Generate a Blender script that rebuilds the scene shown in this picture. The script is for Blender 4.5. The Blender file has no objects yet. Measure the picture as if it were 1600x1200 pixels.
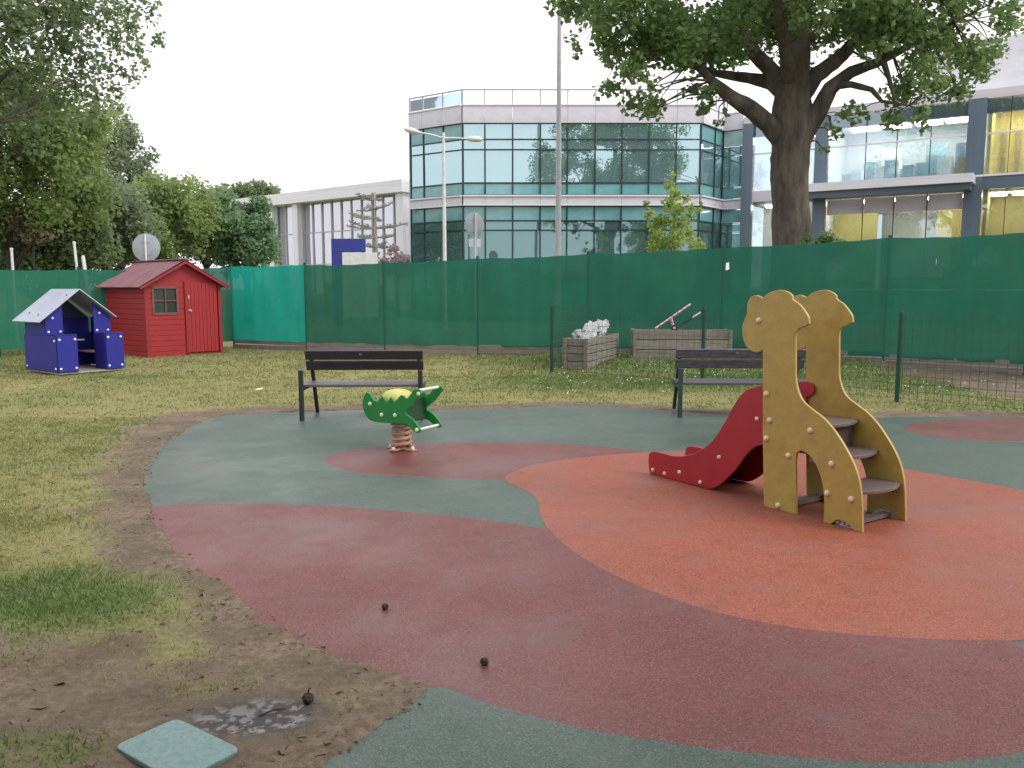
import bpy, math, random
import numpy as np
from mathutils import Vector, Matrix
random.seed(7); np.random.seed(7)
sc = bpy.context.scene
COL = sc.collection

# ------------------------------------------------------------------ camera
F = 1290.0; CAMH = 1.5; PITCH = math.atan(150 / F)
cam_d = bpy.data.cameras.new('camera'); cam = bpy.data.objects.new('camera', cam_d); COL.objects.link(cam)
cam_d.sensor_width = 36.0; cam_d.lens = 36.0 * F / 1600; cam_d.clip_end = 2000; cam_d.clip_start = 0.05
cam.location = (0, 0, CAMH); cam.rotation_euler = (math.pi / 2 - PITCH, 0, 0)
sc.camera = cam

# ------------------------------------------------------------------ overcast sky
SUN_EL, SUN_AZ = math.radians(40), math.radians(112)
w = bpy.data.worlds.new('World'); sc.world = w; w.use_nodes = True
nt = w.node_tree; nt.nodes.clear()
out = nt.nodes.new('ShaderNodeOutputWorld'); bg = nt.nodes.new('ShaderNodeBackground')
sky = nt.nodes.new('ShaderNodeTexSky'); sky.sky_type = 'NISHITA'; sky.sun_disc = False
sky.sun_elevation = SUN_EL; sky.sun_rotation = SUN_AZ; sky.dust_density = 5; sky.air_density = 1.0
hs = nt.nodes.new('ShaderNodeHueSaturation'); hs.inputs['Saturation'].default_value = 0.25
nt.links.new(sky.outputs[0], hs.inputs['Color'])
cl = nt.nodes.new('ShaderNodeMix'); cl.data_type = 'RGBA'; cl.inputs[0].default_value = 0.86
nt.links.new(hs.outputs[0], cl.inputs[6]); cl.inputs[7].default_value = (12.6, 12.4, 12.7, 1)   # the cloud deck
nt.links.new(cl.outputs[2], bg.inputs[0]); bg.inputs[1].default_value = 0.088
nt.links.new(bg.outputs[0], out.inputs[0])

sun_d = bpy.data.lights.new('sun', 'SUN'); sun = bpy.data.objects.new('sun', sun_d); COL.objects.link(sun)
sun_d.energy = 1.5; sun_d.angle = math.radians(32); sun_d.color = (1, .96, .9)
sd = Vector((math.sin(SUN_AZ) * math.cos(SUN_EL), math.cos(SUN_AZ) * math.cos(SUN_EL), math.sin(SUN_EL)))
sun.rotation_euler = sd.to_track_quat('Z', 'Y').to_euler()

sc.view_settings.view_transform = 'Standard'; sc.view_settings.look = 'None'
sc.view_settings.exposure = 0.55; sc.view_settings.gamma = 1.0; sc.view_settings.use_curve_mapping = False
sc.cycles.max_bounces = 8; sc.cycles.transparent_max_bounces = 16; sc.cycles.use_denoising = True

# ------------------------------------------------------------------ pixel -> world helpers (photo is 1600x1200)
_c, _s = math.cos(PITCH), math.sin(PITCH)
def ray(x, y):
    a = (x - 800) / F; b = (600 - y) / F
    return Vector((a, _c + b * _s, -_s + b * _c))
CAMP = Vector((0, 0, CAMH))
def G(x, y, z=0.0):
    d = ray(x, y); return CAMP + d * ((z - CAMH) / d.z)
def at(x, y, Y):
    d = ray(x, y); return CAMP + d * (Y / d.y)
def on(x, y, P, n):
    d = ray(x, y); return CAMP + d * ((P - CAMP).dot(n) / d.dot(n))
def zat(y, Y):
    return at(800, y, Y).z

# ------------------------------------------------------------------ materials
def lin(r, g, b):
    f = lambda c: c / 12.92 if c <= .04045 else ((c + .055) / 1.055) ** 2.4
    return (f(r / 255), f(g / 255), f(b / 255), 1)
MATS = {}
def mat(name, col, rough=.6, var=.18, scale=6.0, bump=0.0, bscale=60.0, metal=0.0, spec=.5, transl=0.0, transp=0.0, emit=0.0, stretch=(1, 1, 1), col2=None, rnd=0.0):
    if name in MATS: return MATS[name]
    m = bpy.data.materials.new(name); m.use_nodes = True; MATS[name] = m
    n = m.node_tree; b = n.nodes['Principled BSDF']; o = n.nodes['Material Output']
    b.inputs['Roughness'].default_value = rough; b.inputs['Metallic'].default_value = metal
    b.inputs['Specular IOR Level'].default_value = spec
    tc = n.nodes.new('ShaderNodeTexCoord'); mp = n.nodes.new('ShaderNodeMapping'); mp.inputs['Scale'].default_value = stretch
    n.links.new(tc.outputs['Object'], mp.inputs[0])
    no = n.nodes.new('ShaderNodeTexNoise'); no.inputs['Scale'].default_value = scale; no.inputs['Detail'].default_value = 6
    no.inputs['Roughness'].default_value = .65
    n.links.new(mp.outputs[0], no.inputs['Vector'])
    mx = n.nodes.new('ShaderNodeMix'); mx.data_type = 'RGBA'
    c = col if len(col) == 4 else (*col, 1)
    lo = tuple(v * (1 - var) for v in c[:3]) + (1,)
    hi = (*(col2[:3]), 1) if col2 else tuple(min(1, v * (1 + var)) for v in c[:3]) + (1,)
    mx.inputs[6].default_value = lo; mx.inputs[7].default_value = hi
    mr = n.nodes.new('ShaderNodeMapRange'); mr.inputs[1].default_value = .3; mr.inputs[2].default_value = .7
    n.links.new(no.outputs[0], mr.inputs[0]); n.links.new(mr.outputs[0], mx.inputs[0])
    csock = mx.outputs[2]
    if not emit:
        g1 = n.nodes.new('ShaderNodeTexNoise'); g1.inputs['Scale'].default_value = scale * .45; g1.inputs['Detail'].default_value = 9; g1.inputs['Roughness'].default_value = .72; g1.inputs['Distortion'].default_value = .6
        n.links.new(tc.outputs['Object'], g1.inputs['Vector'])
        g2 = n.nodes.new('ShaderNodeMapRange'); g2.inputs[1].default_value = .5; g2.inputs[2].default_value = .78; g2.inputs[4].default_value = .55
        n.links.new(g1.outputs[0], g2.inputs[0])
        g3 = n.nodes.new('ShaderNodeMix'); g3.data_type = 'RGBA'; g3.inputs[7].default_value = tuple(v * .5 + .010 for v in c[:3]) + (1,)
        n.links.new(g2.outputs[0], g3.inputs[0]); n.links.new(csock, g3.inputs[6]); csock = g3.outputs[2]
    if rnd:
        oi = n.nodes.new('ShaderNodeObjectInfo'); h = n.nodes.new('ShaderNodeHueSaturation')
        r2 = n.nodes.new('ShaderNodeMapRange'); r2.inputs[3].default_value = 1 - rnd; r2.inputs[4].default_value = 1 + rnd
        n.links.new(oi.outputs['Random'], r2.inputs[0]); n.links.new(r2.outputs[0], h.inputs['Value'])
        n.links.new(csock, h.inputs['Color']); csock = h.outputs[0]
    n.links.new(csock, b.inputs['Base Color'])
    rr = n.nodes.new('ShaderNodeMapRange'); rr.inputs[3].default_value = max(0.02, rough - .1); rr.inputs[4].default_value = min(1, rough + .1)
    n.links.new(no.outputs[0], rr.inputs[0]); n.links.new(rr.outputs[0], b.inputs['Roughness'])
    if bump:
        n2 = n.nodes.new('ShaderNodeTexNoise'); n2.inputs['Scale'].default_value = bscale; n2.inputs['Detail'].default_value = 4
        n.links.new(mp.outputs[0], n2.inputs['Vector'])
        bp = n.nodes.new('ShaderNodeBump'); bp.inputs['Strength'].default_value = bump; bp.inputs['Distance'].default_value = .01
        n.links.new(n2.outputs[0], bp.inputs['Height']); n.links.new(bp.outputs[0], b.inputs['Normal'])
    if emit:
        b.inputs['Emission Color'].default_value = c; b.inputs['Emission Strength'].default_value = emit
    last = b.outputs[0]
    if transl:
        t = n.nodes.new('ShaderNodeBsdfTranslucent'); n.links.new(csock, t.inputs[0])
        ms = n.nodes.new('ShaderNodeMixShader'); ms.inputs[0].default_value = transl
        n.links.new(last, ms.inputs[1]); n.links.new(t.outputs[0], ms.inputs[2]); last = ms.outputs[0]
    if transp:
        t = n.nodes.new('ShaderNodeBsdfTransparent')
        ms = n.nodes.new('ShaderNodeMixShader'); ms.inputs[0].default_value = transp
        n.links.new(last, ms.inputs[1]); n.links.new(t.outputs[0], ms.inputs[2]); last = ms.outputs[0]
    n.links.new(last, o.inputs[0])
    return m

def glass_mat(name, tint, refl_tint, refl, rough=.01):
    m = bpy.data.materials.new(name); m.use_nodes = True; n = m.node_tree; n.nodes.clear()
    o = n.nodes.new('ShaderNodeOutputMaterial')
    t = n.nodes.new('ShaderNodeBsdfTransparent'); t.inputs[0].default_value = (*tint, 1)
    g = n.nodes.new('ShaderNodeBsdfGlossy'); g.inputs[0].default_value = (*refl_tint, 1); g.inputs['Roughness'].default_value = rough
    tc = n.nodes.new('ShaderNodeTexCoord'); no = n.nodes.new('ShaderNodeTexNoise'); no.inputs['Scale'].default_value = .8
    n.links.new(tc.outputs['Object'], no.inputs[0])
    bp = n.nodes.new('ShaderNodeBump'); bp.inputs['Strength'].default_value = .04; bp.inputs['Distance'].default_value = .05
    n.links.new(no.outputs[0], bp.inputs['Height']); n.links.new(bp.outputs[0], g.inputs['Normal'])
    fr = n.nodes.new('ShaderNodeFresnel'); fr.inputs[0].default_value = 1.5
    ad = n.nodes.new('ShaderNodeMath'); ad.operation = 'ADD'; ad.use_clamp = True; ad.inputs[1].default_value = refl
    n.links.new(fr.outputs[0], ad.inputs[0])
    ms = n.nodes.new('ShaderNodeMixShader'); n.links.new(ad.outputs[0], ms.inputs[0])
    n.links.new(t.outputs[0], ms.inputs[1]); n.links.new(g.outputs[0], ms.inputs[2]); n.links.new(ms.outputs[0], o.inputs[0])
    MATS[name] = m; return m

# ------------------------------------------------------------------ mesh helpers
class MB:
    def __init__(s): s.v = []; s.f = []
    def add(s, vs, fs):
        o = len(s.v); s.v += [tuple(v) for v in vs]; s.f += [tuple(i + o for i in f) for f in fs]; return s
    def box(s, c, sz, ax=None):
        c = Vector(c); a = ax or (Vector((1, 0, 0)), Vector((0, 1, 0)), Vector((0, 0, 1)))
        vs = [c + a[0] * (sz[0] / 2 * i) + a[1] * (sz[1] / 2 * j) + a[2] * (sz[2] / 2 * k) for i in (-1, 1) for j in (-1, 1) for k in (-1, 1)]
        return s.add(vs, [(0, 1, 3, 2), (4, 6, 7, 5), (0, 4, 5, 1), (2, 3, 7, 6), (0, 2, 6, 4), (1, 5, 7, 3)])
    def bar(s, p, q, w_, h_, up=Vector((0, 0, 1))):
        p = Vector(p); q = Vector(q); d = (q - p); L = d.length; d.normalize()
        a = d.cross(up)
        if a.length < 1e-4: a = d.cross(Vector((1, 0, 0)))
        a.normalize(); b = a.cross(d).normalized()
        return s.box((p + q) / 2, (L, w_, h_), (d, a, b))
    def tube(s, pts, rad, n=8, cap=True):
        pts = [Vector(p) for p in pts]
        if not hasattr(rad, '__len__'): rad = [rad] * len(pts)
        rings = []; prev = None
        for i, p in enumerate(pts):
            d = (pts[min(i + 1, len(pts) - 1)] - pts[max(i - 1, 0)]).normalized()
            if prev is None:
                a = d.cross(Vector((0, 0, 1)))
                if a.length < 1e-3: a = d.cross(Vector((1, 0, 0)))
            else: a = prev - d * prev.dot(d)
            a.normalize(); prev = a; b = d.cross(a)
            rings.append([p + (a * math.cos(t) + b * math.sin(t)) * rad[i] for t in [2 * math.pi * k / n for k in range(n)]])
        vs = [v for r in rings for v in r]; fs = []
        for i in range(len(pts) - 1):
            for k in range(n):
                fs.append((i * n + k, i * n + (k + 1) % n, (i + 1) * n + (k + 1) % n, (i + 1) * n + k))
        if cap:
            fs.append(tuple(range(n))[::-1]); fs.append(tuple((len(pts) - 1) * n + k for k in range(n)))
        return s.add(vs, fs)
    def prism(s, poly, ext):
        n = len(poly); ext = Vector(ext)
        vs = [Vector(p) for p in poly] + [Vector(p) + ext for p in poly]
        fs = [tuple(range(n))[::-1], tuple(range(n, 2 * n))] + [(i, (i + 1) % n, n + (i + 1) % n, n + i) for i in range(n)]
        return s.add(vs, fs)
    def lathe(s, c, prof, n=12, axis=Vector((0, 0, 1))):
        axis = axis.normalized(); a = axis.orthogonal().normalized(); b = axis.cross(a); c = Vector(c)
        vs = []; fs = []
        for r, h in prof:
            for k in range(n):
                t = 2 * math.pi * k / n; vs.append(c + axis * h + (a * math.cos(t) + b * math.sin(t)) * r)
        for i in range(len(prof) - 1):
            for k in range(n): fs.append((i * n + k, i * n + (k + 1) % n, (i + 1) * n + (k + 1) % n, (i + 1) * n + k))
        fs.append(tuple(range(n))[::-1]); fs.append(tuple((len(prof) - 1) * n + k for k in range(n)))
        return s.add(vs, fs)
    def build(s, name, m, parent=None, local=False, bevel=0.0, smooth=False):
        me = bpy.data.meshes.new(name)
        off = Vector((0, 0, 0))
        if parent is not None and not local:
            q = parent
            while q is not None: off += q.location; q = q.parent
        if off.length > 0: vs = [(v[0] - off.x, v[1] - off.y, v[2] - off.z) for v in s.v]
        else: vs = s.v
        me.from_pydata(vs, [], s.f); me.validate()
        import bmesh
        bm = bmesh.new(); bm.from_mesh(me); bmesh.ops.recalc_face_normals(bm, faces=bm.faces); bm.to_mesh(me); bm.free()
        if isinstance(m, str): m = MATS[m]
        me.materials.append(m)
        o = bpy.data.objects.new(name, me); COL.objects.link(o); o.parent = parent
        if smooth:
            me.polygons.foreach_set('use_smooth', [True] * len(me.polygons))
            if smooth == 'auto':
                md = o.modifiers.new('edges', 'EDGE_SPLIT'); md.split_angle = math.radians(40)
        if bevel:
            md = o.modifiers.new('bevel', 'BEVEL'); md.width = bevel; md.segments = 2; md.limit_method = 'ANGLE'; md.angle_limit = math.radians(50)
        return o
def np_mesh(name, V, faces_n, m, parent=None, attrs=None, smooth=False):
    """V: (N,3) verts; faces are consecutive runs of faces_n verts."""
    me = bpy.data.meshes.new(name); N = len(V); P = N // faces_n
    me.vertices.add(N); me.vertices.foreach_set('co', V.astype(np.float32).ravel())
    me.loops.add(N); me.loops.foreach_set('vertex_index', np.arange(N, dtype=np.int32))
    me.polygons.add(P); me.polygons.foreach_set('loop_start', np.arange(0, N, faces_n, dtype=np.int32))
    me.polygons.foreach_set('loop_total', np.full(P, faces_n, dtype=np.int32))
    if attrs:
        for k, a in attrs.items():
            at_ = me.attributes.new(k, 'FLOAT', 'POINT'); at_.data.foreach_set('value', a.astype(np.float32))
    me.update(calc_edges=True)
    me.materials.append(MATS[m] if isinstance(m, str) else m)
    o = bpy.data.objects.new(name, me); COL.objects.link(o); o.parent = parent
    return o
def tag(o, label=None, cat=None, group=None, kind=None):
    if label: o['label'] = label
    if cat: o['category'] = cat
    if group: o['group'] = group
    if kind: o['kind'] = kind
    return o
def empty(name, loc, label=None, cat=None, group=None, rz=0.0):
    o = bpy.data.objects.new(name, None); COL.objects.link(o); o.location = loc; o.rotation_euler = (0, 0, rz)
    o.empty_display_size = .1
    return tag(o, label, cat, group)
def copy_tree(o, parent=None):
    c = o.copy(); COL.objects.link(c); c.parent = parent
    for ch in [x for x in bpy.data.objects if x.parent == o]: copy_tree(ch, c)
    return c
def smoothpoly(pts, it=2, closed=True):
    pts = [Vector(p) for p in pts]
    for _ in range(it):
        q = []; n = len(pts)
        for i in range(n if closed else n - 1):
            a, b = pts[i], pts[(i + 1) % n]; q += [a * .75 + b * .25, a * .25 + b * .75]
        if not closed: q = [pts[0]] + q + [pts[-1]]
        pts = q
    return pts

def soften(px, lim=95, ang=62, sub=3):
    P_ = [Vector((a, b)) for a, b in px]; n = len(P_); out = []
    def turn(i):
        a, b = P_[i] - P_[i - 1], P_[(i + 1) % n] - P_[i]; return math.degrees(abs(a.angle_signed(b))) if a.length and b.length else 0
    for i in range(n):
        p1, p2 = P_[i], P_[(i + 1) % n]; out.append(tuple(p1))
        if (p2 - p1).length < lim and turn(i) < ang and turn((i + 1) % n) < ang:
            p0, p3 = P_[i - 1], P_[(i + 2) % n]; L = (p2 - p1).length
            m1 = (p2 - p0).normalized() * L; m2 = (p3 - p1).normalized() * L
            for k in range(1, sub):
                t = k / sub; t2, t3 = t * t, t ** 3
                out.append(tuple(p1 * (2 * t3 - 3 * t2 + 1) + m1 * (t3 - 2 * t2 + t) + p2 * (-2 * t3 + 3 * t2) + m2 * (t3 - t2)))
    return out

# value noise in numpy
def vnoise(x, y, seed=0):
    def h(i, j):
        n = (i * 374761393 + j * 668265263 + seed * 1442695041) & 0xffffffff
        n = ((n ^ (n >> 13)) * 1274126177) & 0xffffffff
        return ((n ^ (n >> 16)) & 0xffff) / 65535.0
    xi = np.floor(x).astype(np.int64); yi = np.floor(y).astype(np.int64); u = x - xi; v = y - yi
    u = u * u * (3 - 2 * u); v = v * v * (3 - 2 * v)
    return (h(xi, yi) * (1 - u) + h(xi + 1, yi) * u) * (1 - v) + (h(xi, yi + 1) * (1 - u) + h(xi + 1, yi + 1) * u) * v
def fbm(x, y, seed=0, oct=4):
    t = 0; a = .5; s = 0
    for k in range(oct): t = t + a * vnoise(x * 2 ** k, y * 2 ** k, seed + k * 17); s += a; a *= .5
    return t / s
def sstep(a, b, x):
    t = np.clip((x - a) / (b - a), 0, 1); return t * t * (3 - 2 * t)

# ------------------------------------------------------------------ ground: outline of the rubber play surface
EDGE_PX = [(1650, 655), (1600, 650), (1500, 650), (1400, 652), (1300, 652), (1200, 650), (1060, 644), (1000, 638), (900, 633), (800, 637), (700, 642), (560, 640), (470, 643), (400, 646), (330, 651),
           (285, 672), (252, 695), (234, 718), (225, 745), (224, 775), (232, 805), (252, 838), (285, 872), (330, 910), (380, 948), (440, 987), (505, 1022), (570, 1048), (625, 1066), (668, 1073), (650, 1092), (605, 1120), (550, 1158), (490, 1205)]
edge = [G(*p) for p in EDGE_PX]
outline = smoothpoly([(p.x, p.y, 0) for p in edge], 2, closed=False)
outline += [Vector((-1.05, 2.1, 0)), Vector((-1.6, .8, 0)), Vector((-2.2, -3, 0)), Vector((11, -3, 0)), Vector((12, 9.5, 0))]
PX = np.array([p.x for p in outline]); PY = np.array([p.y for p in outline])
def sdf(x, y):
    """signed distance to the play surface, negative inside"""
    d = np.full(x.shape, 1e9); ins = np.zeros(x.shape, bool); n = len(PX)
    for i in range(n):
        ax, ay, bx, by = PX[i], PY[i], PX[(i + 1) % n], PY[(i + 1) % n]
        ex, ey = bx - ax, by - ay
        t = np.clip(((x - ax) * ex + (y - ay) * ey) / (ex * ex + ey * ey + 1e-12), 0, 1)
        d = np.minimum(d, (x - ax - t * ex) ** 2 + (y - ay - t * ey) ** 2)
        if ay != by:
            c = ((ay > y) != (by > y)) & (x < (bx - ax) * (y - ay) / (by - ay) + ax); ins ^= c
    d = np.sqrt(d); return np.where(ins, -d, d)
def gpt(x, y): p = G(x, y); return p.x, p.y
def blob(x, y, px, py, rx, ry, soft=.5):
    cx, cy = gpt(px, py); d = np.sqrt(((x - cx) / rx) ** 2 + ((y - cy) / ry) ** 2) + (fbm(x * 2.2, y * 2.2, 5) - .5) * .9
    return 1 - sstep(1 - soft, 1 + soft * .6, d)
def base_h(x, y):
    return .12 * sstep(13.2, 16.4, y) * sstep(-.5, 2.0, x)
def ground_fields(x, y):
    s = sdf(x, y)
    n1 = fbm(x * .8, y * .8, 1); n2 = fbm(x * 3.5, y * 3.5, 2); n3 = fbm(x * 14, y * 14, 3)
    s2 = s + (n2 - .5) * .10 + (n3 - .5) * .05
    h = base_h(x, y) + (n1 - .5) * .035 + (n2 - .5) * .03 + (n3 - .5) * .02 + .004
    band = .05 + .24 * n1 + .45 * np.exp(-((x - gpt(270, 650)[0]) ** 2 + (y - gpt(270, 650)[1]) ** 2) / 1.2) 
    dirt = 1 - .92 * sstep(band * .4, band * 1.5 + .35, s + (n2 - .5) * .55)
    near = (1 - sstep(2.9, 4.3, y + (n2 - .5) * 1.2 + .25 * (x + 2.5))) * .95
    dirt = np.maximum(dirt, near)
    lush = .85 * blob(x, y, 75, 940, .66, .42, .95)
    dirt = dirt * (1 - .9 * lush)
    lush2 = blob(x, y, 40, 1180, .30, .14); dirt = dirt * (1 - .5 * lush2)
    far = sstep(10, 13, y)
    clover = sstep(-1.2, 1.2, x) * sstep(11.2, 12.6, y)
    green = np.clip(.18 + .75 * (n1 - .42) + .9 * lush + .5 * lush2 + .55 * clover + .25 * sstep(.5, 2.2, s) * (1 - sstep(6, 10, y)) * n1 + .3 * sstep(-8, -11, x), 0, 1)
    tr = sstep(6.5, 7.0, x + (n2 - .5) * .6) * sstep(10.9, 11.3, y)      # gravel by the gate on the right
    dirt = np.maximum(dirt, tr)
    wet = blob(x, y, 400, 1120, .27, .14, .7)
    s3 = s + .03 + (n2 - .5) * .10 + (n3 - .5) * .05
    e = sstep(-.012, .03, s3)
    h = (h * sstep(.03, .3, s3) + .014 * (1 - sstep(.03, .3, s3))) * e - .03 * (1 - e)
    h = h * (1 - wet) - .006 * wet
    return s, h, dirt, green, wet
def span(a, b, st): return list(np.arange(a, b, st))
def grow(a, b, st, k=1.35):
    r = []
    while a < b: r.append(a); st *= k; a += st
    return r + [b]
gx = sorted([-v for v in grow(12.0, 600, .3)] + span(-11.9, -4.6, .12) + span(-4.6, 1.0, .035) + span(1.0, 12, .13) + grow(12.1, 600, .3))
gy = sorted([-v for v in grow(3.0, 500, 1.0)] + span(-2.9, 2.2, .5) + span(2.2, 6.5, .035) + span(6.5, 11, .07) + span(11, 22, .16) + grow(22, 900, .5))
XX, YY = np.meshgrid(np.array(gx), np.array(gy))
S_, H_, D_, GR_, W_ = ground_fields(XX, YY)
H_ = np.where((YY > 24) | (np.abs(XX) > 13), -.02, H_)
def grid_mesh(name, X, Y, Z, m, attrs):
    ny, nx = X.shape; me = bpy.data.meshes.new(name)
    V = np.stack([X, Y, Z], -1).reshape(-1, 3)
    i = np.arange(ny * nx).reshape(ny, nx)
    Fc = np.stack([i[:-1, :-1], i[:-1, 1:], i[1:, 1:], i[1:, :-1]], -1).reshape(-1)
    me.vertices.add(len(V)); me.vertices.foreach_set('co', V.astype(np.float32).ravel())
    me.loops.add(len(Fc)); me.loops.foreach_set('vertex_index', Fc.astype(np.int32))
    P = len(Fc) // 4; me.polygons.add(P); me.polygons.foreach_set('loop_start', np.arange(0, 4 * P, 4, dtype=np.int32)); me.polygons.foreach_set('loop_total', np.full(P, 4, dtype=np.int32))
    for k, a in attrs.items():
        t = me.attributes.new(k, 'FLOAT', 'POINT'); t.data.foreach_set('value', a.astype(np.float32).ravel())
    me.update(calc_edges=True); me.polygons.foreach_set('use_smooth', [True] * P)
    me.materials.append(m); o = bpy.data.objects.new(name, me); COL.objects.link(o); return o

def N(n, t, **kw):
    nd = n.nodes.new(t)
    for k, v in kw.items(): setattr(nd, k, v)
    return nd
def ground_material():
    m = bpy.data.materials.new('lawn_and_dirt'); m.use_nodes = True; n = m.node_tree; L = n.links; b = n.nodes['Principled BSDF']
    geo = N(n, 'ShaderNodeNewGeometry')
    def noise(s, d=6, r=.65):
        q = N(n, 'ShaderNodeTexNoise'); q.inputs['Scale'].default_value = s; q.inputs['Detail'].default_value = d; q.inputs['Roughness'].default_value = r
        L.new(geo.outputs['Position'], q.inputs['Vector']); return q.outputs[0]
    def attr(k):
        a = N(n, 'ShaderNodeAttribute', attribute_name=k); return a.outputs['Fac']
    def mix(f, a, c):
        q = N(n, 'ShaderNodeMix', data_type='RGBA')
        L.new(f, q.inputs[0]) if not isinstance(f, float) else setattr(q.inputs[0], 'default_value', f)
        for i, v in ((6, a), (7, c)):
            if isinstance(v, tuple): q.inputs[i].default_value = v
            else: L.new(v, q.inputs[i])
        return q.outputs[2]
    def mr(v, a, c, lo=0., hi=1.):
        q = N(n, 'ShaderNodeMapRange'); L.new(v, q.inputs[0]); q.inputs[1].default_value = a; q.inputs[2].default_value = c; q.inputs[3].default_value = lo; q.inputs[4].default_value = hi; return q.outputs[0]
    def math_(op, a, c):
        q = N(n, 'ShaderNodeMath', operation=op); q.use_clamp = True
        for i, v in ((0, a), (1, c)):
            if isinstance(v, float): q.inputs[i].default_value = v
            else: L.new(v, q.inputs[i])
        return q.outputs[0]
    dirt, green, wet = attr('dirt'), attr('green'), attr('wet')
    nA, nB, nC = noise(2.5), noise(25), noise(140, 3)
    gcol = mix(math_('ADD', green, mr(nB, .35, .65, -.2, .25)), (.255, .235, .098, 1), (.100, .150, .042, 1))
    gcol = mix(mr(nC, .38, .66), gcol, mix(.5, gcol, (.23, .21, .10, 1)))
    dcol = mix(mr(nB, .35, .65), (.132, .098, .066, 1), (.250, .196, .146, 1))
    dcol = mix(mr(nA, .4, .62), dcol, mix(.55, dcol, (.085, .066, .042, 1)))
    dcol = mix(mr(nC, .55, .75), dcol, (.07, .055, .04, 1))
    dcol = mix(mr(noise(.9), .48, .62, 0., .7), dcol, mix(.4, dcol, (.07, .068, .030, 1)))
    df = math_('ADD', dirt, mr(nB, .3, .7, -.28, .28))
    c = mix(mr(df, .3, .7), gcol, dcol)
    c = mix(wet, c, (.05, .045, .044, 1))
    L.new(c, b.inputs['Base Color'])
    film = math_('MULTIPLY', mr(noise(22, 5), .46, .54), mr(wet, .45, .8))
    rq = N(n, 'ShaderNodeMix', data_type='FLOAT'); L.new(film, rq.inputs[0]); L.new(mr(wet, 0, 1, .95, .5), rq.inputs[2]); rq.inputs[3].default_value = .09
    L.new(rq.outputs[0], b.inputs['Roughness'])
    L.new(mr(film, 0, 1, .3, .75), b.inputs['Specular IOR Level'])
    bp = N(n, 'ShaderNodeBump'); L.new(mr(film, 0, 1, .9, .04), bp.inputs['Strength']); bp.inputs['Distance'].default_value = .012
    L.new(noise(70, 5, .7), bp.inputs['Height']); L.new(bp.outputs[0], b.inputs['Normal'])
    return m
ground = grid_mesh('ground', XX, YY, H_, ground_material(), {'dirt': D_, 'green': GR_, 'wet': W_})
tag(ground, 'worn lawn and bare brown dirt around the play surface', 'ground', kind='structure')

# ------------------------------------------------------------------ rubber play surface
def rubber(name, a, c, speck, rough, wet=None):
    m = bpy.data.materials.new(name); m.use_nodes = True; n = m.node_tree; L = n.links; b = n.nodes['Principled BSDF']
    geo = N(n, 'ShaderNodeNewGeometry')
    def noise(s, d=5):
        q = N(n, 'ShaderNodeTexNoise'); q.inputs['Scale'].default_value = s; q.inputs['Detail'].default_value = d; q.inputs['Roughness'].default_value = .6
        L.new(geo.outputs['Position'], q.inputs['Vector']); return q.outputs[0]
    def mr(v, lo, hi, x=0., y=1.):
        q = N(n, 'ShaderNodeMapRange'); L.new(v, q.inputs[0]); q.inputs[1].default_value = lo; q.inputs[2].default_value = hi; q.inputs[3].default_value = x; q.inputs[4].default_value = y; return q.outputs[0]
    def mix(f, p, q_):
        q = N(n, 'ShaderNodeMix', data_type='RGBA'); L.new(f, q.inputs[0])
        for i, v in ((6, p), (7, q_)):
            if isinstance(v, tuple): q.inputs[i].default_value = (*v, 1)
            else: L.new(v, q.inputs[i])
        return q.outputs[2]
    vo = N(n, 'ShaderNodeTexVoronoi'); vo.inputs['Scale'].default_value = 225; L.new(geo.outputs['Position'], vo.inputs['Vector'])
    sep = N(n, 'ShaderNodeSeparateColor'); L.new(vo.outputs['Color'], sep.inputs[0])
    big = noise(.9, 4)
    c1 = mix(mr(big, .36, .66), a, c)
    c1 = mix(mr(sep.outputs[0], .5, 1.0, 0., .85), c1, speck)
    c1 = mix(mr(sep.outputs[1], .6, 1.0, 0., .85), c1, tuple(v * .45 for v in a))
    st = noise(7, 8)
    c2 = mix(mr(st, .55, .78, 0, .5), c1, tuple(v * .5 + .008 for v in a))
    c2 = mix(mr(noise(2.3, 9), .50, .70, 0, .5), c2, tuple(.5 * v + .055 for v in c))
    c2 = mix(mr(noise(33, 3), .66, .74, 0, .5), c2, tuple(v * .45 + .006 for v in a))
    L.new(c2, b.inputs['Base Color'])
    rr = mr(noise(.55, 5), .42, .60, rough + .08, rough - .2)
    L.new(rr, b.inputs['Roughness']); b.inputs['Specular IOR Level'].default_value = .55
    bp = N(n, 'ShaderNodeBump'); bp.inputs['Strength'].default_value = .22; bp.inputs['Distance'].default_value = .003
    L.new(vo.outputs['Distance'], bp.inputs['Height']); L.new(bp.outputs[0], b.inputs['Normal'])
    MATS[name] = m; return m
rubber('rubber_green', (.040, .070, .054), (.058, .094, .074), (.13, .165, .145), .52)
rubber('rubber_red', (.112, .030, .027), (.150, .040, .035), (.23, .10, .09), .55)
rubber('rubber_orange', (.225, .050, .027), (.275, .067, .037), (.36, .14, .09), .62)
def sheet(name, pts, z, th, m, kind_label, flare=0.0):
    from mathutils.geometry import tessellate_polygon
    top = [Vector((p[0], p[1], z)) for p in pts]; n = len(top)
    bot = [Vector((p[0], p[1], z - th)) for p in pts]
    if flare:
        ar = sum(top[i].x * top[(i + 1) % n].y - top[(i + 1) % n].x * top[i].y for i in range(n)); sg = 1 if ar > 0 else -1
        for i in range(n):
            d_ = top[(i + 1) % n] - top[i - 1]; d_.z = 0; d_.normalize(); bot[i] += Vector((d_.y, -d_.x, 0)) * sg * flare
    tri = tessellate_polygon([top])
    mb = MB(); mb.add(top + bot, [tuple(t) for t in tri] + [(i, (i + 1) % n, n + (i + 1) % n, n + i) for i in range(n)])
    o = mb.build(name, m); tag(o, kind_label, None, None, 'structure'); return o
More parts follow.
